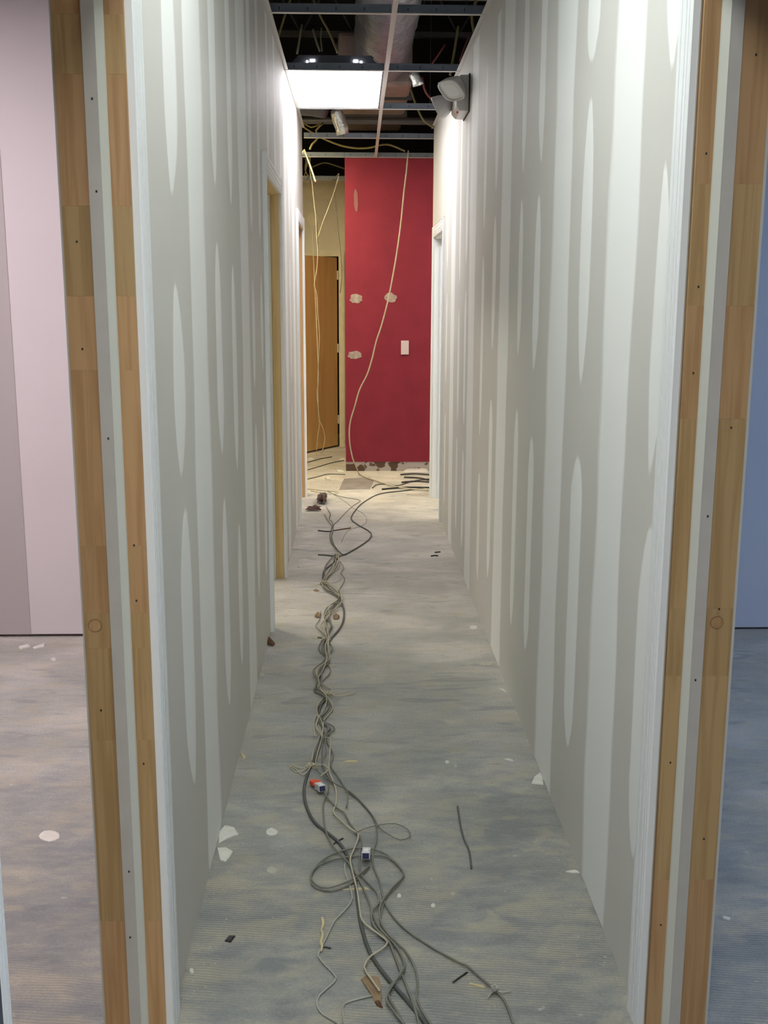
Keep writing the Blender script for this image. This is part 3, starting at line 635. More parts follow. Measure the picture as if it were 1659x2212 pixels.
# ---------------- cables on the floor (metres) ----------------
# name, [(x, y)...], radius, material, label, layer, group
CABLES = [
 ('data_cable', [(0.593, 8.682), (0.402, 8.536), (0.197, 8.385), (0.066, 8.022), (0.004, 7.703), (-0.027, 7.406), (0.016, 7.192), (0.098, 6.949), (0.099, 6.76), (0.038, 6.546), (-0.061, 6.297), (-0.087, 6.278), (-0.132, 6.077), (-0.177, 5.902), (-0.181, 5.736), (-0.17, 5.63), (-0.14, 5.502), (-0.092, 5.379), (-0.078, 5.285), (-0.057, 5.085), (-0.061, 4.898), (-0.082, 4.763), (-0.114, 4.634), (-0.129, 4.477), (-0.125, 4.314), (-0.144, 4.177), (-0.15, 4.048), (-0.128, 3.965), (-0.121, 3.886), (-0.136, 3.773), (-0.12, 3.631), (-0.121, 3.509), (-0.142, 3.326), (-0.155, 3.241), (-0.163, 3.122), (-0.152, 3.009), (-0.123, 2.902), (-0.08, 2.831), (-0.049, 2.779), (-0.027, 2.714), (-0.012, 2.645), (-0.002, 2.573), (0.005, 2.457), (0.014, 2.355), (0.034, 2.25), (0.071, 2.157), (0.111, 2.079), (0.143, 2.011), (0.161, 1.962)], 0.0048, 'cable_dark', 'thickest dark grey cable running the whole corridor from the right hand doorway', 0, None),
 ('data_cable', [(0.036, 2.641), (0.033, 2.631), (-0.005, 2.567), (-0.045, 2.53), (-0.085, 2.525), (-0.117, 2.557), (-0.116, 2.621), (-0.083, 2.687), (-0.027, 2.728), (0.027, 2.735), (0.073, 2.712), (0.11, 2.656), (0.127, 2.602), (0.109, 2.545), (0.081, 2.497), (0.066, 2.438), (0.061, 2.376), (0.075, 2.316), (0.098, 2.264), (0.113, 2.199), (0.1, 2.156), (0.078, 2.125), (0.071, 2.089), (0.084, 2.046), (0.099, 2.003), (0.108, 1.967)], 0.0026, 'cable_grey', 'grey cable forming the large oval loop that ends in the lower white connector', 3, None),
 ('data_cable', [(0.033, 2.631), (-0.002, 2.576), (-0.052, 2.536), (-0.092, 2.531), (-0.121, 2.582), (-0.109, 2.634), (-0.069, 2.673), (-0.041, 2.683), (0.002, 2.696), (0.051, 2.698), (0.087, 2.687), (0.115, 2.639), (0.128, 2.589), (0.099, 2.533), (0.076, 2.485), (0.059, 2.426), (0.063, 2.359), (0.087, 2.3), (0.113, 2.258), (0.134, 2.194), (0.138, 2.132), (0.133, 2.079), (0.147, 2.023), (0.167, 1.969)], 0.0026, 'cable_grey', 'second grey cable following the inside of the oval loop on the floor', 5, None),
 ('data_cable', [(-0.12, 6.304), (-0.116, 5.977), (-0.163, 5.65), (-0.141, 5.478), (-0.078, 5.305), (-0.112, 5.145), (-0.135, 4.985), (-0.117, 4.818), (-0.145, 4.651), (-0.162, 4.495), (-0.115, 4.338), (-0.139, 4.2), (-0.14, 4.063), (-0.165, 3.979), (-0.116, 3.895), (-0.105, 3.784), (-0.133, 3.673), (-0.089, 3.589), (-0.104, 3.505), (-0.077, 3.372), (-0.082, 3.281), (-0.055, 3.193), (-0.026, 3.101), (0.014, 3.03), (0.045, 2.946), (0.059, 2.874), (0.059, 2.798), (0.048, 2.712), (0.047, 2.644), (0.063, 2.565), (0.068, 2.503), (0.079, 2.443), (0.103, 2.38), (0.132, 2.331), (0.175, 2.277), (0.217, 2.231), (0.247, 2.201), (0.256, 2.196), (0.285, 2.145), (0.307, 2.108), (0.325, 2.067), (0.332, 2.016), (0.336, 1.967)], 0.0027, 'cable_grey', 'grey cable that swings out alone to the lower right past the knotted tie', 2, None),
 ('data_cable', [(-0.1, 6.304), (-0.109, 5.977), (-0.18, 5.65), (-0.153, 5.478), (-0.07, 5.305), (-0.092, 5.145), (-0.135, 4.985), (-0.15, 4.818), (-0.132, 4.651), (-0.122, 4.495), (-0.121, 4.338), (-0.158, 4.2), (-0.148, 4.063), (-0.138, 3.979), (-0.11, 3.895), (-0.086, 3.784), (-0.115, 3.673), (-0.117, 3.589), (-0.115, 3.505), (-0.089, 3.49), (-0.088, 3.352), (-0.087, 3.232), (-0.076, 3.175), (-0.062, 3.093), (-0.06, 3.007), (-0.067, 2.949), (-0.043, 2.892), (-0.013, 2.837), (0.007, 2.807), (0.002, 2.756), (-0.009, 2.706), (-0.016, 2.665), (-0.009, 2.599), (0.003, 2.511), (0.008, 2.445), (0.014, 2.382), (0.032, 2.349), (0.057, 2.316), (0.075, 2.285), (0.058, 2.254), (0.034, 2.23), (0.018, 2.187), (0.033, 2.144), (0.052, 2.098)], 0.0025, 'cable_cream', 'cream cable zigzagging down the bundle and ending on the brown cardboard scrap', 7, None),
 ('telephone_wire', [(-0.007, 2.699), (-0.027, 2.679), (-0.03, 2.625), (-0.019, 2.561), (-0.01, 2.487), (-0.028, 2.434), (-0.053, 2.389), (-0.07, 2.325), (-0.082, 2.283), (-0.089, 2.243), (-0.067, 2.203), (-0.046, 2.164), (-0.057, 2.137), (-0.082, 2.102), (-0.086, 2.067), (-0.071, 2.036), (-0.043, 2.011), (-0.027, 1.986)], 0.0022, 'cable_white', 'pale kinked wire wandering down the left side of the near cables', 1, None),
 ('telephone_wire', [(0.035, 2.097), (0.001, 2.086), (-0.027, 2.07), (-0.029, 2.04), (-0.025, 2.002)], 0.0022, 'cable_white', 'short hooked white wire lying left of the brown cardboard scrap', 1, None),
 ('data_cable', [(-0.101, 3.076), (-0.06, 2.981), (-0.036, 2.948), (-0.021, 2.892), (0.002, 2.83), (0.016, 2.777), (0.011, 2.72), (0.009, 2.645), (0.015, 2.592), (0.032, 2.553), (0.055, 2.503), (0.057, 2.45), (0.04, 2.421), (0.039, 2.371), (0.054, 2.332), (0.078, 2.29), (0.091, 2.229), (0.106, 2.156), (0.117, 2.101), (0.126, 2.053), (0.132, 2.003), (0.132, 1.97)], 0.0028, 'cable_grey', 'grey cable leaving the upper connector with the red tab', 4, None),
 ('data_cable', [(-0.117, 6.304), (-0.137, 5.977), (-0.172, 5.65), (-0.116, 5.478), (-0.075, 5.305), (-0.139, 5.145), (-0.151, 4.985), (-0.113, 4.818), (-0.141, 4.651), (-0.148, 4.495), (-0.111, 4.338), (-0.137, 4.2), (-0.138, 4.063), (-0.132, 3.979), (-0.112, 3.895), (-0.145, 3.784), (-0.123, 3.673), (-0.094, 3.589), (-0.113, 3.505), (-0.112, 3.301), (-0.098, 3.232), (-0.086, 3.111), (-0.098, 3.024), (-0.098, 2.958), (-0.087, 2.831), (-0.067, 2.75), (-0.041, 2.693), (-0.012, 2.632), (0.012, 2.554), (0.031, 2.474), (0.046, 2.387), (0.063, 2.332), (0.09, 2.279), (0.106, 2.228), (0.11, 2.185), (0.094, 2.147), (0.076, 2.107), (0.065, 2.072), (0.078, 2.037), (0.101, 1.991)], 0.0026, 'cable_grey', 'grey cable on the left edge of the bundle beside the thick dark cable', 6, None),
 ('telephone_wire', [(-0.005, 2.807), (0.024, 2.837), (0.066, 2.859), (0.115, 2.869), (0.151, 2.834), (0.155, 2.793), (0.126, 2.775), (0.098, 2.805), (0.069, 2.851), (0.048, 2.93), (-0.006, 3.057), (-0.046, 3.111), (-0.096, 3.176), (-0.131, 3.243)], 0.0017, 'cable_grey', 'thin wire curling into a small open loop to the right of the bundle', 8, None),
 ('data_cable', [(-0.117, 6.304), (-0.168, 5.977), (-0.171, 5.65), (-0.148, 5.478), (-0.088, 5.305), (-0.115, 5.145), (-0.129, 4.985), (-0.116, 4.818), (-0.129, 4.651), (-0.148, 4.495), (-0.122, 4.338), (-0.15, 4.2), (-0.154, 4.063), (-0.158, 3.979), (-0.122, 3.895), (-0.091, 3.784), (-0.118, 3.673), (-0.099, 3.589), (-0.107, 3.505), (-0.101, 3.362), (-0.112, 3.291), (-0.079, 3.157), (-0.03, 3.092), (-0.025, 3.031), (-0.029, 2.972)], 0.0024, 'cable_grey', 'grey cable stopping beside the upper connector below the string tie', 9, None),
 ('telephone_wire', [(-0.108, 6.304), (-0.123, 5.977), (-0.162, 5.65), (-0.093, 5.478), (-0.072, 5.305), (-0.079, 5.145), (-0.15, 4.985), (-0.139, 4.818), (-0.124, 4.651), (-0.119, 4.495), (-0.113, 4.338), (-0.162, 4.2), (-0.147, 4.063), (-0.148, 3.979), (-0.114, 3.895), (-0.115, 3.784), (-0.138, 3.673), (-0.14, 3.589), (-0.119, 3.505), (-0.133, 3.282), (-0.107, 3.267), (-0.089, 3.232), (-0.113, 3.185)], 0.0022, 'cable_cream', 'cream wire hooking back to the red tab of the connector', 10, None),
 ('data_cable', [(-0.104, 6.304), (-0.108, 5.977), (-0.169, 5.65), (-0.147, 5.478), (-0.09, 5.305), (-0.092, 5.145), (-0.14, 4.985), (-0.111, 4.818), (-0.138, 4.651), (-0.102, 4.495), (-0.128, 4.338), (-0.104, 4.2), (-0.14, 4.063), (-0.139, 3.979), (-0.114, 3.895), (-0.102, 3.784), (-0.133, 3.673), (-0.115, 3.589), (-0.107, 3.505)], 0.0024, 'cable_grey', 'grey cable woven through the middle of the bundle far along the corridor', 3, None),
 ('data_cable', [(-0.115, 6.304), (-0.175, 5.977), (-0.165, 5.65), (-0.166, 5.478), (-0.077, 5.305), (-0.122, 5.145), (-0.15, 4.985), (-0.136, 4.818), (-0.146, 4.651), (-0.136, 4.495), (-0.133, 4.338), (-0.175, 4.2), (-0.148, 4.063), (-0.098, 3.979), (-0.124, 3.895), (-0.148, 3.784), (-0.123, 3.673), (-0.075, 3.589), (-0.112, 3.505)], 0.0024, 'cable_grey', 'pale grey cable crossing back and forth in the tied part of the bundle', 5, None),
 ('data_cable', [(-0.118, 6.304), (-0.094, 5.977), (-0.178, 5.65), (-0.103, 5.478), (-0.088, 5.305), (-0.134, 5.145), (-0.127, 4.985), (-0.166, 4.818), (-0.132, 4.651), (-0.133, 4.495), (-0.124, 4.338), (-0.135, 4.2), (-0.153, 4.063), (-0.097, 3.979), (-0.125, 3.895), (-0.147, 3.784), (-0.138, 3.673), (-0.143, 3.589), (-0.116, 3.505)], 0.0024, 'cable_cream', 'cream cable threading between the string ties of the bundle', 7, None),
 ('data_cable', [(-0.104, 6.168), (-0.069, 5.958), (-0.081, 5.816), (-0.059, 5.68), (-0.087, 5.476), (-0.092, 5.403)], 0.0024, 'cable_grey', 'short grey cable kinked out to the right above the second string tie', 5, None),
 ('telephone_wire', [(-0.173, 5.087), (-0.174, 4.941), (-0.188, 4.832), (-0.156, 4.726), (-0.136, 4.616)], 0.0018, 'cable_grey', 'thin wire kinked out to the left beside the brown leaf', 2, None),
 ('data_cable', [(-0.145, 3.509), (-0.152, 3.643), (-0.141, 3.713), (-0.117, 3.597), (-0.128, 3.509), (-0.143, 3.395), (-0.146, 3.307)], 0.0022, 'cable_cream', 'cream cable crossing over the dark cable just above the frayed knot', 8, None),
 ('data_cable', [(-0.221, 8.515), (-0.118, 8.289), (0.019, 8.153), (0.037, 8.074), (-0.019, 7.872), (-0.073, 7.61), (-0.114, 7.364), (-0.146, 7.194), (-0.149, 6.953), (-0.153, 6.727), (-0.124, 6.48), (-0.076, 6.313)], 0.0028, 'cable_grey', 'grey cable bending sharply in front of the pale yellow doorway floor', 0, None),
 ('data_cable', [(-0.223, 7.543), (-0.191, 7.321), (-0.152, 7.071), (-0.155, 6.838), (-0.133, 6.548), (-0.088, 6.329)], 0.0027, 'cable_grey', 'pale grey cable starting under the dark tangle', 2, None),
 ('data_cable', [(-0.217, 7.826), (-0.179, 7.542), (-0.184, 7.365), (-0.154, 7.194), (-0.168, 6.876), (-0.15, 6.583), (-0.107, 6.379)], 0.0024, 'cable_dark', 'dark grey cable starting beside the dark tangle', 4, None),
 ('telephone_wire', [(-0.178, 8.401), (-0.077, 8.076), (-0.019, 7.823), (0.062, 7.585), (0.081, 7.318), (0.041, 7.15), (-0.051, 6.991), (-0.088, 6.653)], 0.0014, 'cable_grey', 'hair thin wire arching to the right of the far bundle', 0, None),
 ('telephone_wire', [(-0.396, 8.633), (-0.282, 8.573), (-0.14, 8.485), (-0.188, 8.401), (-0.362, 8.545)], 0.0035, 'cable_cream', 'cream flattened wire lying across the end of the left wall', 0, None),
 ('power_cable', [(0.222, 8.597), (0.429, 8.683), (0.633, 8.669)], 0.007, 'cable_black', 'lowest straight black cable entering from the right hand doorway', 0, None),
 ('power_cable', [(0.399, 8.93), (0.528, 8.979), (0.651, 8.927)], 0.007, 'cable_black', 'middle straight black cable near the base of the red wall', 1, None),
 ('power_cable', [(0.432, 9.189), (0.548, 9.148), (0.656, 9.004)], 0.007, 'cable_black', 'slanting black cable behind the middle one by the red wall', 2, None),
 ('power_cable', [(0.405, 9.325), (0.545, 9.372), (0.678, 9.309)], 0.007, 'cable_black', 'black cable lying closest to the metal strip under the red wall', 3, None),
 ('power_cable', [(0.142, 8.657), (0.186, 8.807), (0.27, 8.837), (0.361, 8.775), (0.497, 8.992), (0.665, 9.121)], 0.004, 'cable_black', 'thin black cable looping round the cut square in the floor', 2, None),
 ('wire_offcut', [(-0.455, 10.112), (-0.361, 10.316), (-0.232, 10.484)], 0.005, 'cable_dark', 'dark wire offcut on the yellow lit floor, farthest of three', 0, None),
 ('wire_offcut', [(-0.435, 9.652), (-0.345, 9.838), (-0.213, 10.11), (-0.107, 10.231)], 0.004, 'cable_dark', 'dark wire curving across the yellow lit floor, middle of three', 0, None),
 ('wire_offcut', [(-0.412, 9.131), (-0.326, 9.264), (-0.242, 9.4), (-0.088, 9.385)], 0.004, 'cable_dark', 'dark wire on the yellow lit floor, nearest of three', 0, None),
 ('wire_offcut', [(0.311, 2.995), (0.308, 2.871), (0.31, 2.79), (0.318, 2.723), (0.314, 2.632)], 0.0028, 'cable_dark', 'dark bent wire offcut lying alone in the middle of the corridor', 0, None),
 ('wire_offcut', [(0.219, 2.142), (0.238, 2.162), (0.255, 2.178)], 0.0022, 'cable_black', 'short dark wire offcut near the splinter of wood', 0, None),
 ('wire_offcut', [(-0.064, 2.772), (-0.053, 2.79), (-0.037, 2.806)], 0.0022, 'cable_black', 'tiny dark wire stub poking out beside the thick cable', 0, None),
 ('wire_offcut', [(-0.085, 2.283), (-0.072, 2.283), (-0.061, 2.278)], 0.002, 'cable_black', 'tiny dark twig of wire by the left kinked wire', 0, None),
 ('wire_offcut', [(0.461, 6.253), (0.485, 6.269), (0.503, 6.259)], 0.004, 'cable_black', 'short dark offcut by the right wall, nearer of two', 0, None),
 ('wire_offcut', [(0.491, 6.35), (0.506, 6.356), (0.526, 6.363)], 0.004, 'cable_black', 'short dark offcut by the right wall, farther of two', 0, None),
 ('wire_offcut', [(-0.174, 4.671), (-0.16, 4.667), (-0.151, 4.656)], 0.003, 'cable_dark', 'small dark offcut left of the bundle beside the tie', 0, None),
 ('wire_offcut', [(-0.227, 6.296), (-0.181, 6.289), (-0.135, 6.262)], 0.004, 'cable_dark', 'brown wire end sticking out left where the cables first meet', 0, None),
 ('wire_offcut', [(-0.25, 7.001), (-0.199, 6.973), (-0.158, 6.972)], 0.004, 'cable_black', 'black offcut lying left across the far strands', 0, None),
 ('wire_offcut', [(-0.15, 6.992), (-0.101, 7.031), (-0.03, 7.078)], 0.004, 'cable_brown', 'reddish brown offcut lying right across the far strands', 0, None)]
for i, (name, pts, r, mt, label, layer, grp) in enumerate(CABLES):
    rnd = random.Random(100 + i); ph = rnd.uniform(0, 6)
    P3 = [(x, y, 0) for x, y in pts]
    sp = spline(P3, .018); L = 0; out = []
    for k, p in enumerate(sp):
        if k: L += (sp[k] - sp[k - 1]).length
        z = r + .0012 * layer + .004 * (1 + math.sin(L * 9 + ph)) * (.5 if r < .004 else .25) * min(1, layer * .5)
        out.append((p.x, p.y, z))
    cat = {'data_cable': 'cable', 'power_cable': 'cable', 'telephone_wire': 'wire', 'wire_offcut': 'wire'}[name]
    tag(MB().tube(out, r, 7).build(name, M[mt], smooth=True), label, cat, grp)
HANGING = [
 ('hanging_cable', [(0.454, 9.3, 2.769), (0.447, 9.3, 2.695), (0.439, 9.3, 2.601), (0.417, 9.3, 2.414), (0.395, 9.3, 2.186), (0.365, 9.3, 1.957), (0.326, 9.3, 1.725), (0.287, 9.3, 1.53), (0.236, 9.3, 1.334), (0.184, 9.3, 1.175), (0.152, 9.3, 1.04), (0.108, 9.3, 0.9), (0.043, 9.3, 0.771), (0.002, 9.3, 0.633), (-0.043, 9.3, 0.47), (-0.048, 9.3, 0.319), (-0.022, 9.3, 0.166), (0.005, 9.3, 0.1), (0.033, 9.466, 0.012), (0.086, 9.189, 0.012), (0.2, 8.96, 0.012), (0.308, 8.74, 0.012), (0.425, 8.601, 0.012), (0.602, 8.529, 0.012)], 0.006, 'cable_cream', 'long cream cable hanging in front of the red wall down to the floor', None),
 ('hanging_cable', [(-0.5, 10.9, 2.7), (-0.398, 9.9, 2.805), (-0.397, 9.9, 2.675), (-0.379, 9.9, 2.574), (-0.365, 9.9, 2.422), (-0.348, 9.9, 2.259), (-0.342, 9.9, 2.085), (-0.332, 9.9, 1.961), (-0.344, 9.9, 1.806), (-0.367, 9.9, 1.67), (-0.346, 9.9, 1.596), (-0.337, 9.9, 1.407), (-0.323, 9.9, 1.216), (-0.332, 9.9, 1.04), (-0.342, 9.9, 0.815), (-0.337, 9.9, 0.472), (-0.298, 9.9, 0.357), (-0.282, 9.9, 0.253), (-0.306, 9.9, 0.148), (-0.323, 9.9, 0.119)], 0.0035, 'cable_cream', 'thin cable dangling before the tan door all the way to the floor', None),
 ('hanging_cable', [(-0.2, 10.9, 2.7), (-0.136, 9.85, 2.64), (-0.179, 9.85, 2.489), (-0.233, 9.85, 2.347), (-0.286, 9.85, 2.215), (-0.329, 9.85, 2.092)], 0.003, 'cable_cream', 'pale wire slanting down left in front of the door header', None),
 ('hanging_cable', [(-0.47, 10.9, 2.7), (-0.391, 9.95, 2.65), (-0.376, 9.95, 2.529), (-0.362, 9.95, 2.345), (-0.34, 9.95, 2.181), (-0.336, 9.95, 2.047), (-0.332, 9.95, 1.953)], 0.005, 'cable_dark', 'dark wire hanging straight down to the top of the tan door', None),
 ('hanging_cable', [(-0.22, 10.9, 2.7), (-0.165, 9.97, 2.593), (-0.181, 9.97, 2.481), (-0.161, 9.97, 2.327), (-0.141, 9.97, 2.121), (-0.121, 9.97, 1.913), (-0.116, 9.97, 1.745), (-0.133, 9.97, 1.598)], 0.003, 'cable_dark', 'dark wire hanging along the right post of the tan door', None),
 ('hanging_cable', [(-0.44, 10.9, 2.7), (-0.342, 10.0, 0.967), (-0.356, 10.0, 0.693), (-0.335, 10.0, 0.415), (-0.354, 10.0, 0.252), (-0.367, 10.0, 0.111), (-0.371, 10.0, 0.082)], 0.003, 'cable_cream', 'short pale wire end hanging in front of the lower door', None),
 ('hanging_strip', [(-0.47, 9.585, 2.76), (-0.422, 9.4, 2.782), (-0.369, 9.4, 2.644), (-0.328, 9.4, 2.525)], 0.009, 'cable_cream', 'pale yellow strip slanting down behind the end of the left wall', None),
 ('plenum_wire', [(-0.334, 6.2, 3.173), (-0.347, 6.2, 3.127), (-0.382, 6.2, 3.033), (-0.419, 6.2, 2.921)], 0.006, 'wire_yellow', 'straw coloured wire above the grid at the upper left, leftmost', None),
 ('plenum_wire', [(-0.226, 6.2, 3.143), (-0.181, 6.2, 3.043), (-0.132, 6.2, 2.957), (-0.089, 6.2, 2.859)], 0.006, 'wire_yellow', 'straw coloured wire slanting down right towards the ceiling light', None),
 ('plenum_wire', [(-0.291, 6.35, 3.039), (-0.305, 6.35, 2.966), (-0.321, 6.35, 2.884)], 0.006, 'wire_dim', 'dim short wire behind the ceiling light, near the left wall', None),
 ('plenum_wire', [(-0.235, 6.5, 3.051), (-0.216, 6.5, 2.985), (-0.195, 6.5, 2.931)], 0.006, 'wire_dim', 'dim wire right above the left end of the ceiling light', None),
 ('plenum_wire', [(-0.186, 6.5, 3.059), (-0.191, 6.5, 3.002), (-0.183, 6.5, 2.931)], 0.004, 'wire_dim', 'faint upright wire over the middle of the ceiling light', None),
 ('plenum_wire', [(0.651, 6.0, 3.099), (0.625, 6.0, 3.001), (0.649, 6.0, 2.883)], 0.007, 'wire_yellow', 'straw coloured wire nearest the top of the right wall', None),
 ('plenum_wire', [(0.609, 6.6, 3.099), (0.589, 6.6, 2.964), (0.565, 6.6, 2.827)], 0.007, 'wire_yellow', 'straw coloured wire hanging behind the second cross tee on the right', None),
 ('plenum_wire', [(0.549, 6.8, 3.043), (0.508, 6.8, 2.981), (0.465, 6.8, 2.924)], 0.005, 'wire_red', 'dull red wire slanting above the right half of the grid', None),
 ('plenum_wire', [(0.706, 6.9, 3.119), (0.675, 6.9, 3.048), (0.648, 6.9, 2.969)], 0.004, 'wire_red', 'dull red wire close to the right wall', None),
 ('plenum_wire', [(0.412, 8.2, 3.055), (0.453, 8.2, 2.944), (0.516, 8.2, 2.827), (0.592, 8.2, 2.784)], 0.008, 'wire_yellow', 'straw coloured wire drooping under the duct towards the right wall', None),
 ('plenum_wire', [(0.448, 7.4, 2.977), (0.474, 7.4, 2.881), (0.541, 7.4, 2.82), (0.607, 7.4, 2.794)], 0.007, 'wire_red', 'red wire curving down to the emergency light', None),
 ('plenum_wire', [(-0.441, 9.2, 2.95), (-0.277, 9.2, 2.854), (-0.075, 9.2, 2.783), (0.103, 9.2, 2.772), (0.269, 9.2, 2.803), (0.422, 9.2, 2.75)], 0.008, 'wire_yellow', 'long straw wire sagging across the corridor under the tan duct', None),
 ('plenum_wire', [(-0.246, 9.0, 2.937), (-0.308, 9.0, 2.878), (-0.29, 9.0, 2.825), (-0.34, 9.0, 2.771), (-0.359, 9.0, 2.73)], 0.008, 'wire_yellow', 'crinkled straw wire beside the foil collar', None),
 ('plenum_wire', [(-0.406, 9.0, 2.936), (-0.345, 9.0, 2.901), (-0.27, 9.0, 2.931)], 0.006, 'wire_yellow', 'small looped straw wire left of the foil collar', None),
 ('plenum_wire', [(-0.468, 10.6, 2.869), (-0.425, 10.6, 2.785), (-0.292, 10.6, 2.828), (-0.175, 10.6, 2.801), (-0.094, 10.6, 2.773)], 0.007, 'wire_dim', 'dim wire over the opening left of the red wall', None),
 ('plenum_wire', [(-0.436, 10.2, 2.818), (-0.451, 10.2, 2.71), (-0.41, 10.2, 2.642)], 0.006, 'wire_yellow', 'short straw wire hanging in the gap left of the red wall', None)]
for name, pts, r, mt, label, grp in HANGING:
    if name == 'hanging_strip':
        o = MB().tube(pts, r, 4).build(name, M[mt]); tag(o, label, 'strip', grp); continue
    o = MB().tube([tuple(p) for p in spline(pts, .03)], r, 7).build(name, M[mt], smooth=True); tag(o, label, 'cable' if name == 'hanging_cable' else 'wire', grp)
# string ties round the bundle
def tie(x, y, label, rad=.014, tails=(), material='string', seed=1, flat=.5):
    t = thing('cable_tie', label, 'tie', (x, y, 0)); rnd = random.Random(seed)
    loop = []
    for k in range(40):
        a = k / 40 * 2 * math.pi * 2.5
        loop.append((x + (rad + .003 * rnd.random()) * math.cos(a), y + .004 * math.sin(k * .7) + (k - 20) * .0004, max(.003, .008 + rad * flat * math.sin(a))))
    local(t, MB().tube(loop, .0018, 5), 'wrap', M[material])
    kn = []
    for k in range(30):
        a = k * 1.1; kn.append((x + .007 * math.cos(a) * rnd.uniform(.6, 1.2), y - .004 + .006 * math.sin(a * 1.3), .016 + .005 * math.sin(a * .7)))
    local(t, MB().tube(kn, .0018, 5), 'knot', M[material])
    for tl in tails:
        local(t, MB().tube([tuple(p) for p in spline([(x, y, .012)] + [(a, b, .005) for a, b in tl], .01)], .0017, 5), 'loose_end', M[material])
tie(-.110, 6.262, 'knotted cream tie where the thick cable joins the bundle, farthest tie', .022, [[(-.16, 6.28), (-.215, 6.30)]], seed=1)
tie(-.168, 5.612, 'cream string tie with a loose end, second farthest tie', .022, [[(-.12, 5.63), (-.08, 5.72)], [(-.20, 5.60), (-.215, 5.58)]], seed=2)
tie(-.134, 4.62, 'cream string tie below the two brown leaves', .018, [[(-.17, 4.64), (-.20, 4.66)]], seed=3)
tie(-.105, 3.928, 'frayed string knot with a long dark tail pointing right', .018, [[(-.06, 3.925), (-.02, 3.94), (.002, 3.956)], [(-.07, 3.95), (-.03, 3.975)]], seed=4)
k_ = tie(-.146, 3.278, 'frayed tan string knot with strands fanning to the left, above the red tab', .018, [[(-.19, 3.24), (-.222, 3.294)], [(-.18, 3.27), (-.215, 3.30)], [(-.17, 3.22), (-.20, 3.27), (-.222, 3.296)]], seed=5)
tie(.308, 2.103, 'small white tie round the lone cable at the lower right', .007, [[(.325, 2.10), (.345, 2.107)], [(.295, 2.09), (.29, 2.08)]], 'cable_white', seed=6)
# frayed pale paper sleeve on the left wire
fr = []
for k in range(16): fr.append((-.083 + .002 * math.sin(k * 1.1), 2.26 + k * .009, .006 + .003 * math.sin(k)))
tag(MB().tube(fr, .004, 6, rf=lambda t: .55 + .5 * math.sin(t * 5) ** 2).build('paper_twist', M['pine_light']), 'twisted pale paper end by the left kinked wire', 'paper')

# connectors
def connector(c, ang, label, red=False):
    t = thing('cable_connector', label, 'connector', c); t.rotation_euler = (R(-12), 0, ang)
    def q(mb, name, material, bevel=0): return mb.build(name, material, t, bevel=bevel)
    q(MB().box(-.0115, .0115, -.024, .022, 0, .021), 'body', M['conn_white'], .0022)
    q(MB().box(-.009, .009, -.0265, -.0235, .003, .018), 'socket', M['conn_dark'])
    q(MB().box(-.006, .006, -.020, .004, .0208, .0225), 'latch', M['trim'])
    q(MB().box(-.009, .009, .0215, .027, .004, .016), 'collar', M['plate'])
    if red:
        pts = [(-.015, .024), (.014, .024), (.008, .055), (-.003, .070), (-.018, .052)]
        q(MB().prism(pts, .010, .022), 'pull_tab', M['red_tab'], .001)
    return t
connector((-.112, 3.10, .009), R(20), 'white cable connector with an orange red tab, lying near the frayed knot', True)
connector((.028, 2.675, .016), R(-4), 'white cable connector without a tab, lying inside the oval cable loop')
# far tangle
rnd = random.Random(77)
for label, cx, cy, sx, sy, n in (('dark tangle of thin wire standing on the floor at the left door', -.255, 8.05, .04, .14, 70), ('flat dark wire coil just nearer than the dark tangle', -.31, 7.72, .06, .05, 45)):
    t = thing('wire_tangle', label, 'wire tangle', (cx, cy, 0))
    for mtn in ('cable_dark', 'cable_brown'):
        pts = []
        for k in range(n):
            a = k * .9 + rnd.uniform(-.4, .4)
            pts.append((cx + sx * math.cos(a) * rnd.uniform(.4, 1), cy + sy * math.sin(a * 1.3) * rnd.uniform(.4, 1), .012 + (.045 if sy > .1 else .02) * rnd.random()))
        local(t, MB().tube([tuple(p) for p in spline(pts, .02)], .0028, 5), 'strand', M[mtn])

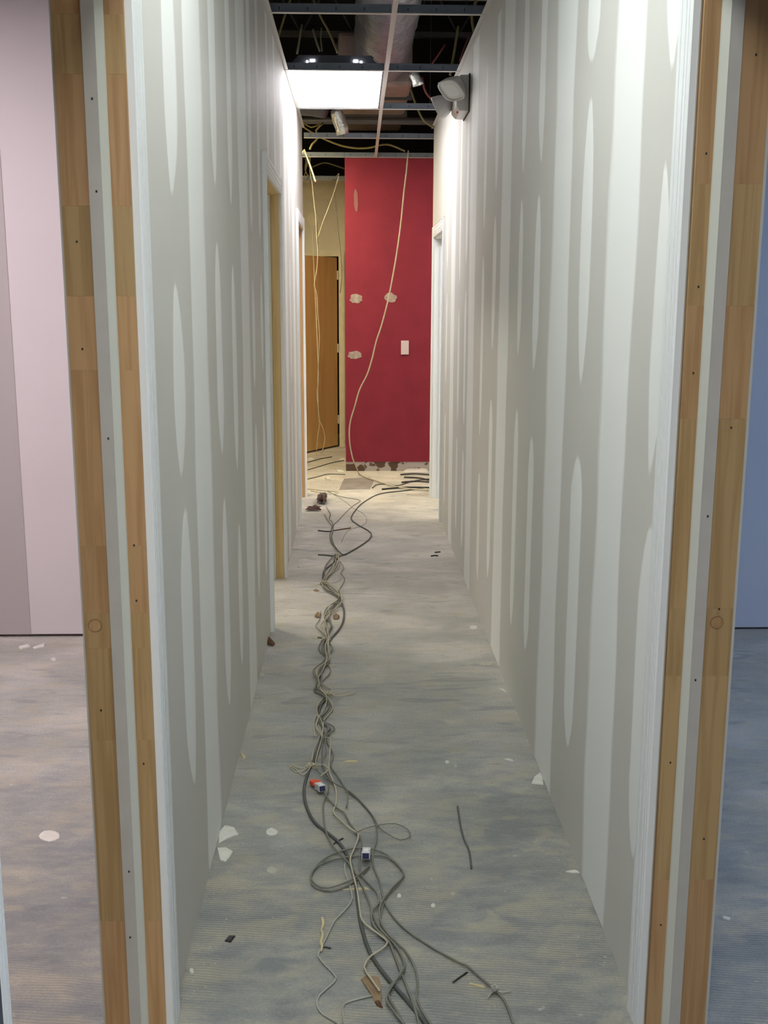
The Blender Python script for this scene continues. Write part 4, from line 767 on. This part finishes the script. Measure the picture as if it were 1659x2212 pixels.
# ---------------- debris (outlines in metres on the floor) ----------------
DEBRIS = [
 ('plaster_dab', 'plaster', [(-0.227, 2.852), (-0.229, 2.84), (-0.235, 2.833), (-0.243, 2.83), (-0.252, 2.833), (-0.259, 2.841), (-0.262, 2.853), (-0.259, 2.864), (-0.254, 2.871), (-0.247, 2.876), (-0.239, 2.869), (-0.232, 2.863)], 0.003, 'plaster', 'round white plaster dab left of the cables', None),
 ('plaster_dab', 'plaster', [(-0.211, 2.639), (-0.214, 2.63), (-0.218, 2.623), (-0.226, 2.621), (-0.234, 2.624), (-0.241, 2.629), (-0.242, 2.639), (-0.241, 2.648), (-0.237, 2.654), (-0.229, 2.66), (-0.222, 2.654), (-0.216, 2.648)], 0.003, 'plaster_dim', 'duller round plaster dab below the white one left of the cables', None),
 ('plaster_dab', 'plaster', [(-0.854, 2.841), (-0.851, 2.825), (-0.861, 2.814), (-0.874, 2.808), (-0.891, 2.815), (-0.906, 2.826), (-0.915, 2.842), (-0.914, 2.858), (-0.907, 2.872), (-0.892, 2.874), (-0.876, 2.869), (-0.862, 2.858)], 0.003, 'plaster', 'large round plaster dab on the left room floor', None),
 ('plaster_smear', 'plaster', [(-0.398, 2.853), (-0.386, 2.894), (-0.358, 2.883), (-0.339, 2.838), (-0.353, 2.83), (-0.371, 2.814), (-0.391, 2.788)], 0.003, 'plaster', 'upper of two white plaster smears at the foot of the left wall', None),
 ('plaster_smear', 'plaster', [(-0.391, 2.762), (-0.367, 2.764), (-0.344, 2.74), (-0.349, 2.715), (-0.358, 2.686), (-0.375, 2.696)], 0.004, 'plaster', 'lower of two white plaster smears at the foot of the left wall', None),
 ('plaster_smear', 'plaster', [(0.563, 3.15), (0.581, 3.197), (0.605, 3.228), (0.608, 3.19), (0.6, 3.141)], 0.006, 'plaster', 'white plaster lump at the foot of the right wall', None),
 ('plaster_smear', 'plaster', [(0.512, 4.312), (0.55, 4.325), (0.595, 4.328), (0.605, 4.302), (0.566, 4.276), (0.531, 4.286)], 0.002, 'plaster_dim', 'long pale plaster smear across the floor by the right wall', None),
 ('plaster_smear', 'plaster', [(0.567, 4.009), (0.59, 4.001), (0.6, 3.978), (0.593, 3.959)], 0.002, 'plaster', 'small pale smear touching the right wall', None),
 ('plaster_smear', 'plaster', [(0.323, 3.689), (0.36, 3.68), (0.392, 3.655), (0.38, 3.632), (0.332, 3.649)], 0.001, 'plaster_dim', 'faint tan smear in the middle right of the corridor floor', None),
 ('plaster_smear', 'plaster', [(0.567, 2.612), (0.592, 2.62), (0.601, 2.616), (0.605, 2.605), (0.589, 2.605)], 0.004, 'plaster', 'thin white crumb by the right wall', None),
 ('plaster_smear', 'plaster', [(0.499, 3.34), (0.519, 3.342), (0.532, 3.328), (0.526, 3.318)], 0.002, 'plaster', 'thin curved white flake right of the corridor centre', None),
 ('black_chip', 'chip', [(-0.317, 2.314), (-0.309, 2.335), (-0.293, 2.334), (-0.302, 2.308)], 0.005, 'cable_black', 'small black chip lying alone on the left of the floor', None),
 ('cardboard_scrap', 'scrap', [(0.01, 2.159), (0.018, 2.169), (0.036, 2.171), (0.052, 2.166), (0.056, 2.134), (0.057, 2.098), (0.055, 2.072), (0.048, 2.061), (0.041, 2.076), (0.035, 2.098), (0.021, 2.13)], 0.003, 'cardboard', 'torn brown cardboard scrap under the near cables', None),
 ('cardboard_scrap', 'scrap', [(0.041, 2.078), (0.05, 2.08), (0.058, 2.056), (0.051, 2.061), (0.044, 2.067)], 0.004, 'cardboard_dark', 'small dark brown torn corner below the cardboard scrap', None),
 ('dry_leaf', 'leaf', [(-0.2, 5.002), (-0.187, 5.048), (-0.168, 5.022), (-0.17, 4.985), (-0.188, 4.981)], 0.009, 'cardboard', 'brown leaf on the left side of the bundle', None),
 ('dry_leaf', 'leaf', [(-0.11, 5.0), (-0.095, 5.021), (-0.077, 4.989), (-0.085, 4.955), (-0.106, 4.959)], 0.009, 'cardboard', 'brown leaf on the right side of the bundle', None),
 ('dry_leaf', 'leaf', [(-0.225, 5.486), (-0.209, 5.51), (-0.192, 5.48), (-0.208, 5.466)], 0.003, 'cardboard', 'small brown leaf above the paired leaves, left of the bundle', None),
 ('dry_leaf', 'leaf', [(-0.4, 4.595), (-0.396, 4.631), (-0.384, 4.618), (-0.362, 4.577), (-0.369, 4.551), (-0.39, 4.56)], 0.012, 'cardboard_dark', 'curled brown leaf against the foot of the left wall', None),
 ('wood_splinter', 'splinter', [(0.255, 2.141), (0.289, 2.126), (0.288, 2.12), (0.255, 2.134)], 0.004, 'pine_light', 'pale wood splinter beside the knotted cable on the right', None),
 ('wood_splinter', 'splinter', [(-0.042, 3.327), (-0.023, 3.335), (0.007, 3.332), (0.005, 3.322), (-0.023, 3.321)], 0.004, 'pine_light', 'pale splinter right of the bundle above the small loop', None),
 ('wood_splinter', 'splinter', [(-0.039, 2.537), (-0.005, 2.542), (0.028, 2.546), (0.038, 2.535), (-0.002, 2.533)], 0.003, 'pine_light', 'thin pale splinter under the oval loop', None),
 ('wood_splinter', 'splinter', [(-0.4, 3.424), (-0.385, 3.394), (-0.37, 3.363), (-0.38, 3.356)], 0.005, 'pine_light', 'pale splinter against the foot of the left wall', None),
 ('floor_patch', 'patch', [(-0.097, 9.165), (0.13, 9.263), (0.164, 9.032), (0.121, 8.632), (-0.132, 8.606)], 0.006, 'slab_grey', 'flat grey square sheet in front of the red wall', None),
 ('metal_strip', 'strip', [(0.454, 9.559), (0.671, 9.6), (0.66, 9.443), (0.425, 9.404)], 0.03, 'metal_light', 'light metal strip lying along the base of the red wall', None),
 ('plaster_chip', 'chip', [(-0.157, 10.355), (-0.103, 10.397), (-0.096, 10.305), (-0.15, 10.272)], 0.01, 'plaster', 'white chip on the yellow lit floor, farthest', None),
 ('plaster_chip', 'chip', [(-0.181, 9.652), (-0.13, 9.637), (-0.101, 9.564), (-0.157, 9.565)], 0.01, 'plaster', 'white chip on the yellow lit floor, middle', None),
 ('plaster_chip', 'chip', [(-0.259, 9.199), (-0.227, 9.233), (-0.219, 9.113), (-0.248, 9.114)], 0.015, 'plaster', 'white chip on the yellow lit floor, nearest', None),
 ('plaster_chip', 'chip', [(-0.467, 10.4), (-0.426, 10.442), (-0.404, 10.341), (-0.457, 10.299)], 0.01, 'plaster', 'white chip at the end of the left wall', None),
 ('plaster_chip', 'chip', [(-1.503, 4.563), (-1.47, 4.602), (-1.45, 4.562), (-1.485, 4.531)], 0.006, 'plaster', 'pale paper scrap in the left room, left of two', None),
 ('plaster_chip', 'chip', [(-1.437, 4.549), (-1.399, 4.614), (-1.388, 4.561), (-1.424, 4.53)], 0.006, 'plaster', 'pale paper scrap in the left room, right of two', None),
 ('plaster_chip', 'chip', [(-1.317, 4.397), (-1.304, 4.421), (-1.284, 4.378), (-1.295, 4.36)], 0.004, 'plaster', 'tiny white chip near the left jamb in the left room', None),
 ('plaster_chip', 'chip', [(0.82, 2.236), (0.841, 2.248), (0.825, 2.218), (0.812, 2.211)], 0.006, 'plaster', 'white paper scrap in the right room beside the jamb', None),
 ('plaster_chip', 'chip', [(0.92, 2.392), (0.938, 2.383), (0.932, 2.373), (0.918, 2.38)], 0.004, 'plaster', 'small white chip farther into the right room', None),
 ('plaster_chip', 'chip', [(-0.373, 2.196), (-0.373, 2.19), (-0.377, 2.188), (-0.381, 2.191), (-0.384, 2.197), (-0.384, 2.203), (-0.38, 2.205), (-0.375, 2.203)], 0.006, 'plaster', 'white crumb at the foot of the left wall, nearest the camera', None),
 ('plaster_chip', 'chip', [(-0.372, 4.176), (-0.374, 4.157), (-0.384, 4.146), (-0.394, 4.157), (-0.4, 4.176), (-0.397, 4.194), (-0.389, 4.205), (-0.379, 4.195)], 0.005, 'plaster_dim', 'pale crumb at the foot of the left wall, farther along', None),
 ('plaster_chip', 'chip', [(-0.331, 3.856), (-0.337, 3.845), (-0.347, 3.842), (-0.359, 3.847), (-0.365, 3.856), (-0.36, 3.867), (-0.35, 3.871), (-0.338, 3.866)], 0.003, 'plaster_dim', 'flat pale crumb left of the bundle', None),
 ('plaster_chip', 'chip', [(0.583, 4.814), (0.576, 4.794), (0.557, 4.782), (0.543, 4.793), (0.54, 4.815), (0.55, 4.838), (0.565, 4.847), (0.58, 4.837)], 0.004, 'plaster', 'pale scrap by the right wall in the middle distance', None),
 ('plaster_chip', 'chip', [(0.203, 2.456), (0.201, 2.45), (0.195, 2.448), (0.191, 2.453), (0.192, 2.46), (0.197, 2.465), (0.201, 2.463)], 0.004, 'plaster', 'tiny white chip right of the near cables', None),
 ('plaster_chip', 'chip', [(0.118, 2.503), (0.115, 2.496), (0.11, 2.495), (0.106, 2.499), (0.107, 2.507), (0.111, 2.513), (0.116, 2.51)], 0.004, 'plaster', 'tiny white chip beside the oval loop', None),
 ('plaster_chip', 'chip', [(0.314, 3.316), (0.311, 3.307), (0.304, 3.305), (0.3, 3.312), (0.3, 3.321), (0.306, 3.327), (0.313, 3.324)], 0.004, 'plaster', 'tiny white chip in the corridor centre', None)]
for i, (name, cat, pts, t, mt, label, grp) in enumerate(DEBRIS):
    cx = sum(p[0] for p in pts) / len(pts); cy = sum(p[1] for p in pts) / len(pts)
    n = len(pts); mb = MB(); rnd = random.Random(i)
    curl = t * (1.0 if cat in ('leaf', 'scrap') else .0)
    for lev, sc in ((0, 1.0), (t * .6, .96), (t, .72)):
        for k, p in enumerate(pts): mb.v.append((cx + (p[0] - cx) * sc, cy + (p[1] - cy) * sc, lev + (curl * math.sin(k * 1.4) * .5 + curl * .5 if lev else curl * .25 * (1 + math.sin(k * 1.4)))))
    c0 = len(mb.v); mb.v += [(cx, cy, 0), (cx, cy, t * (1 if not curl else .8))]
    for k in range(n):
        k2 = (k + 1) % n
        mb.f += [(k, k2, n + k2, n + k), (n + k, n + k2, 2 * n + k2, 2 * n + k), (2 * n + k, 2 * n + k2, c0 + 1), (k2, k, c0)]
    tag(mb.build(name, M[mt]), label, cat, grp)
# fine grit that nobody could count
rnd = random.Random(5); g = MB()
for k in range(900):
    if rnd.random() < .35: x = (XL + .02 + abs(rnd.gauss(0, .03))) if rnd.random() < .5 else (XR - .02 - abs(rnd.gauss(0, .03))); y = rnd.uniform(2.1, 7.2)
    else: x = rnd.uniform(XL + .02, XR - .02); y = rnd.uniform(2.0, 9.3)
    if y > 8.3 and rnd.random() < .6: x = rnd.uniform(-1.2, .6); y = rnd.uniform(8.5, 10.4) if x < RX else rnd.uniform(8.5, 9.5)
    s_ = rnd.uniform(.0012, .0032) * (2.2 if y > 8.3 else 1); a = rnd.uniform(0, 6); b = len(g.v)
    for q in range(3): g.v.append((x + s_ * math.cos(a + q * 2.1) * rnd.uniform(.6, 1.8), y + s_ * math.sin(a + q * 2.1), .0003))
    g.v.append((x, y, s_)); g.f += [(b, b + 1, b + 3), (b + 1, b + 2, b + 3), (b + 2, b, b + 3)]
tag(g.build('floor_grit', M['plaster_dim']), 'fine pale grit scattered over the concrete floor', 'grit', kind='stuff')
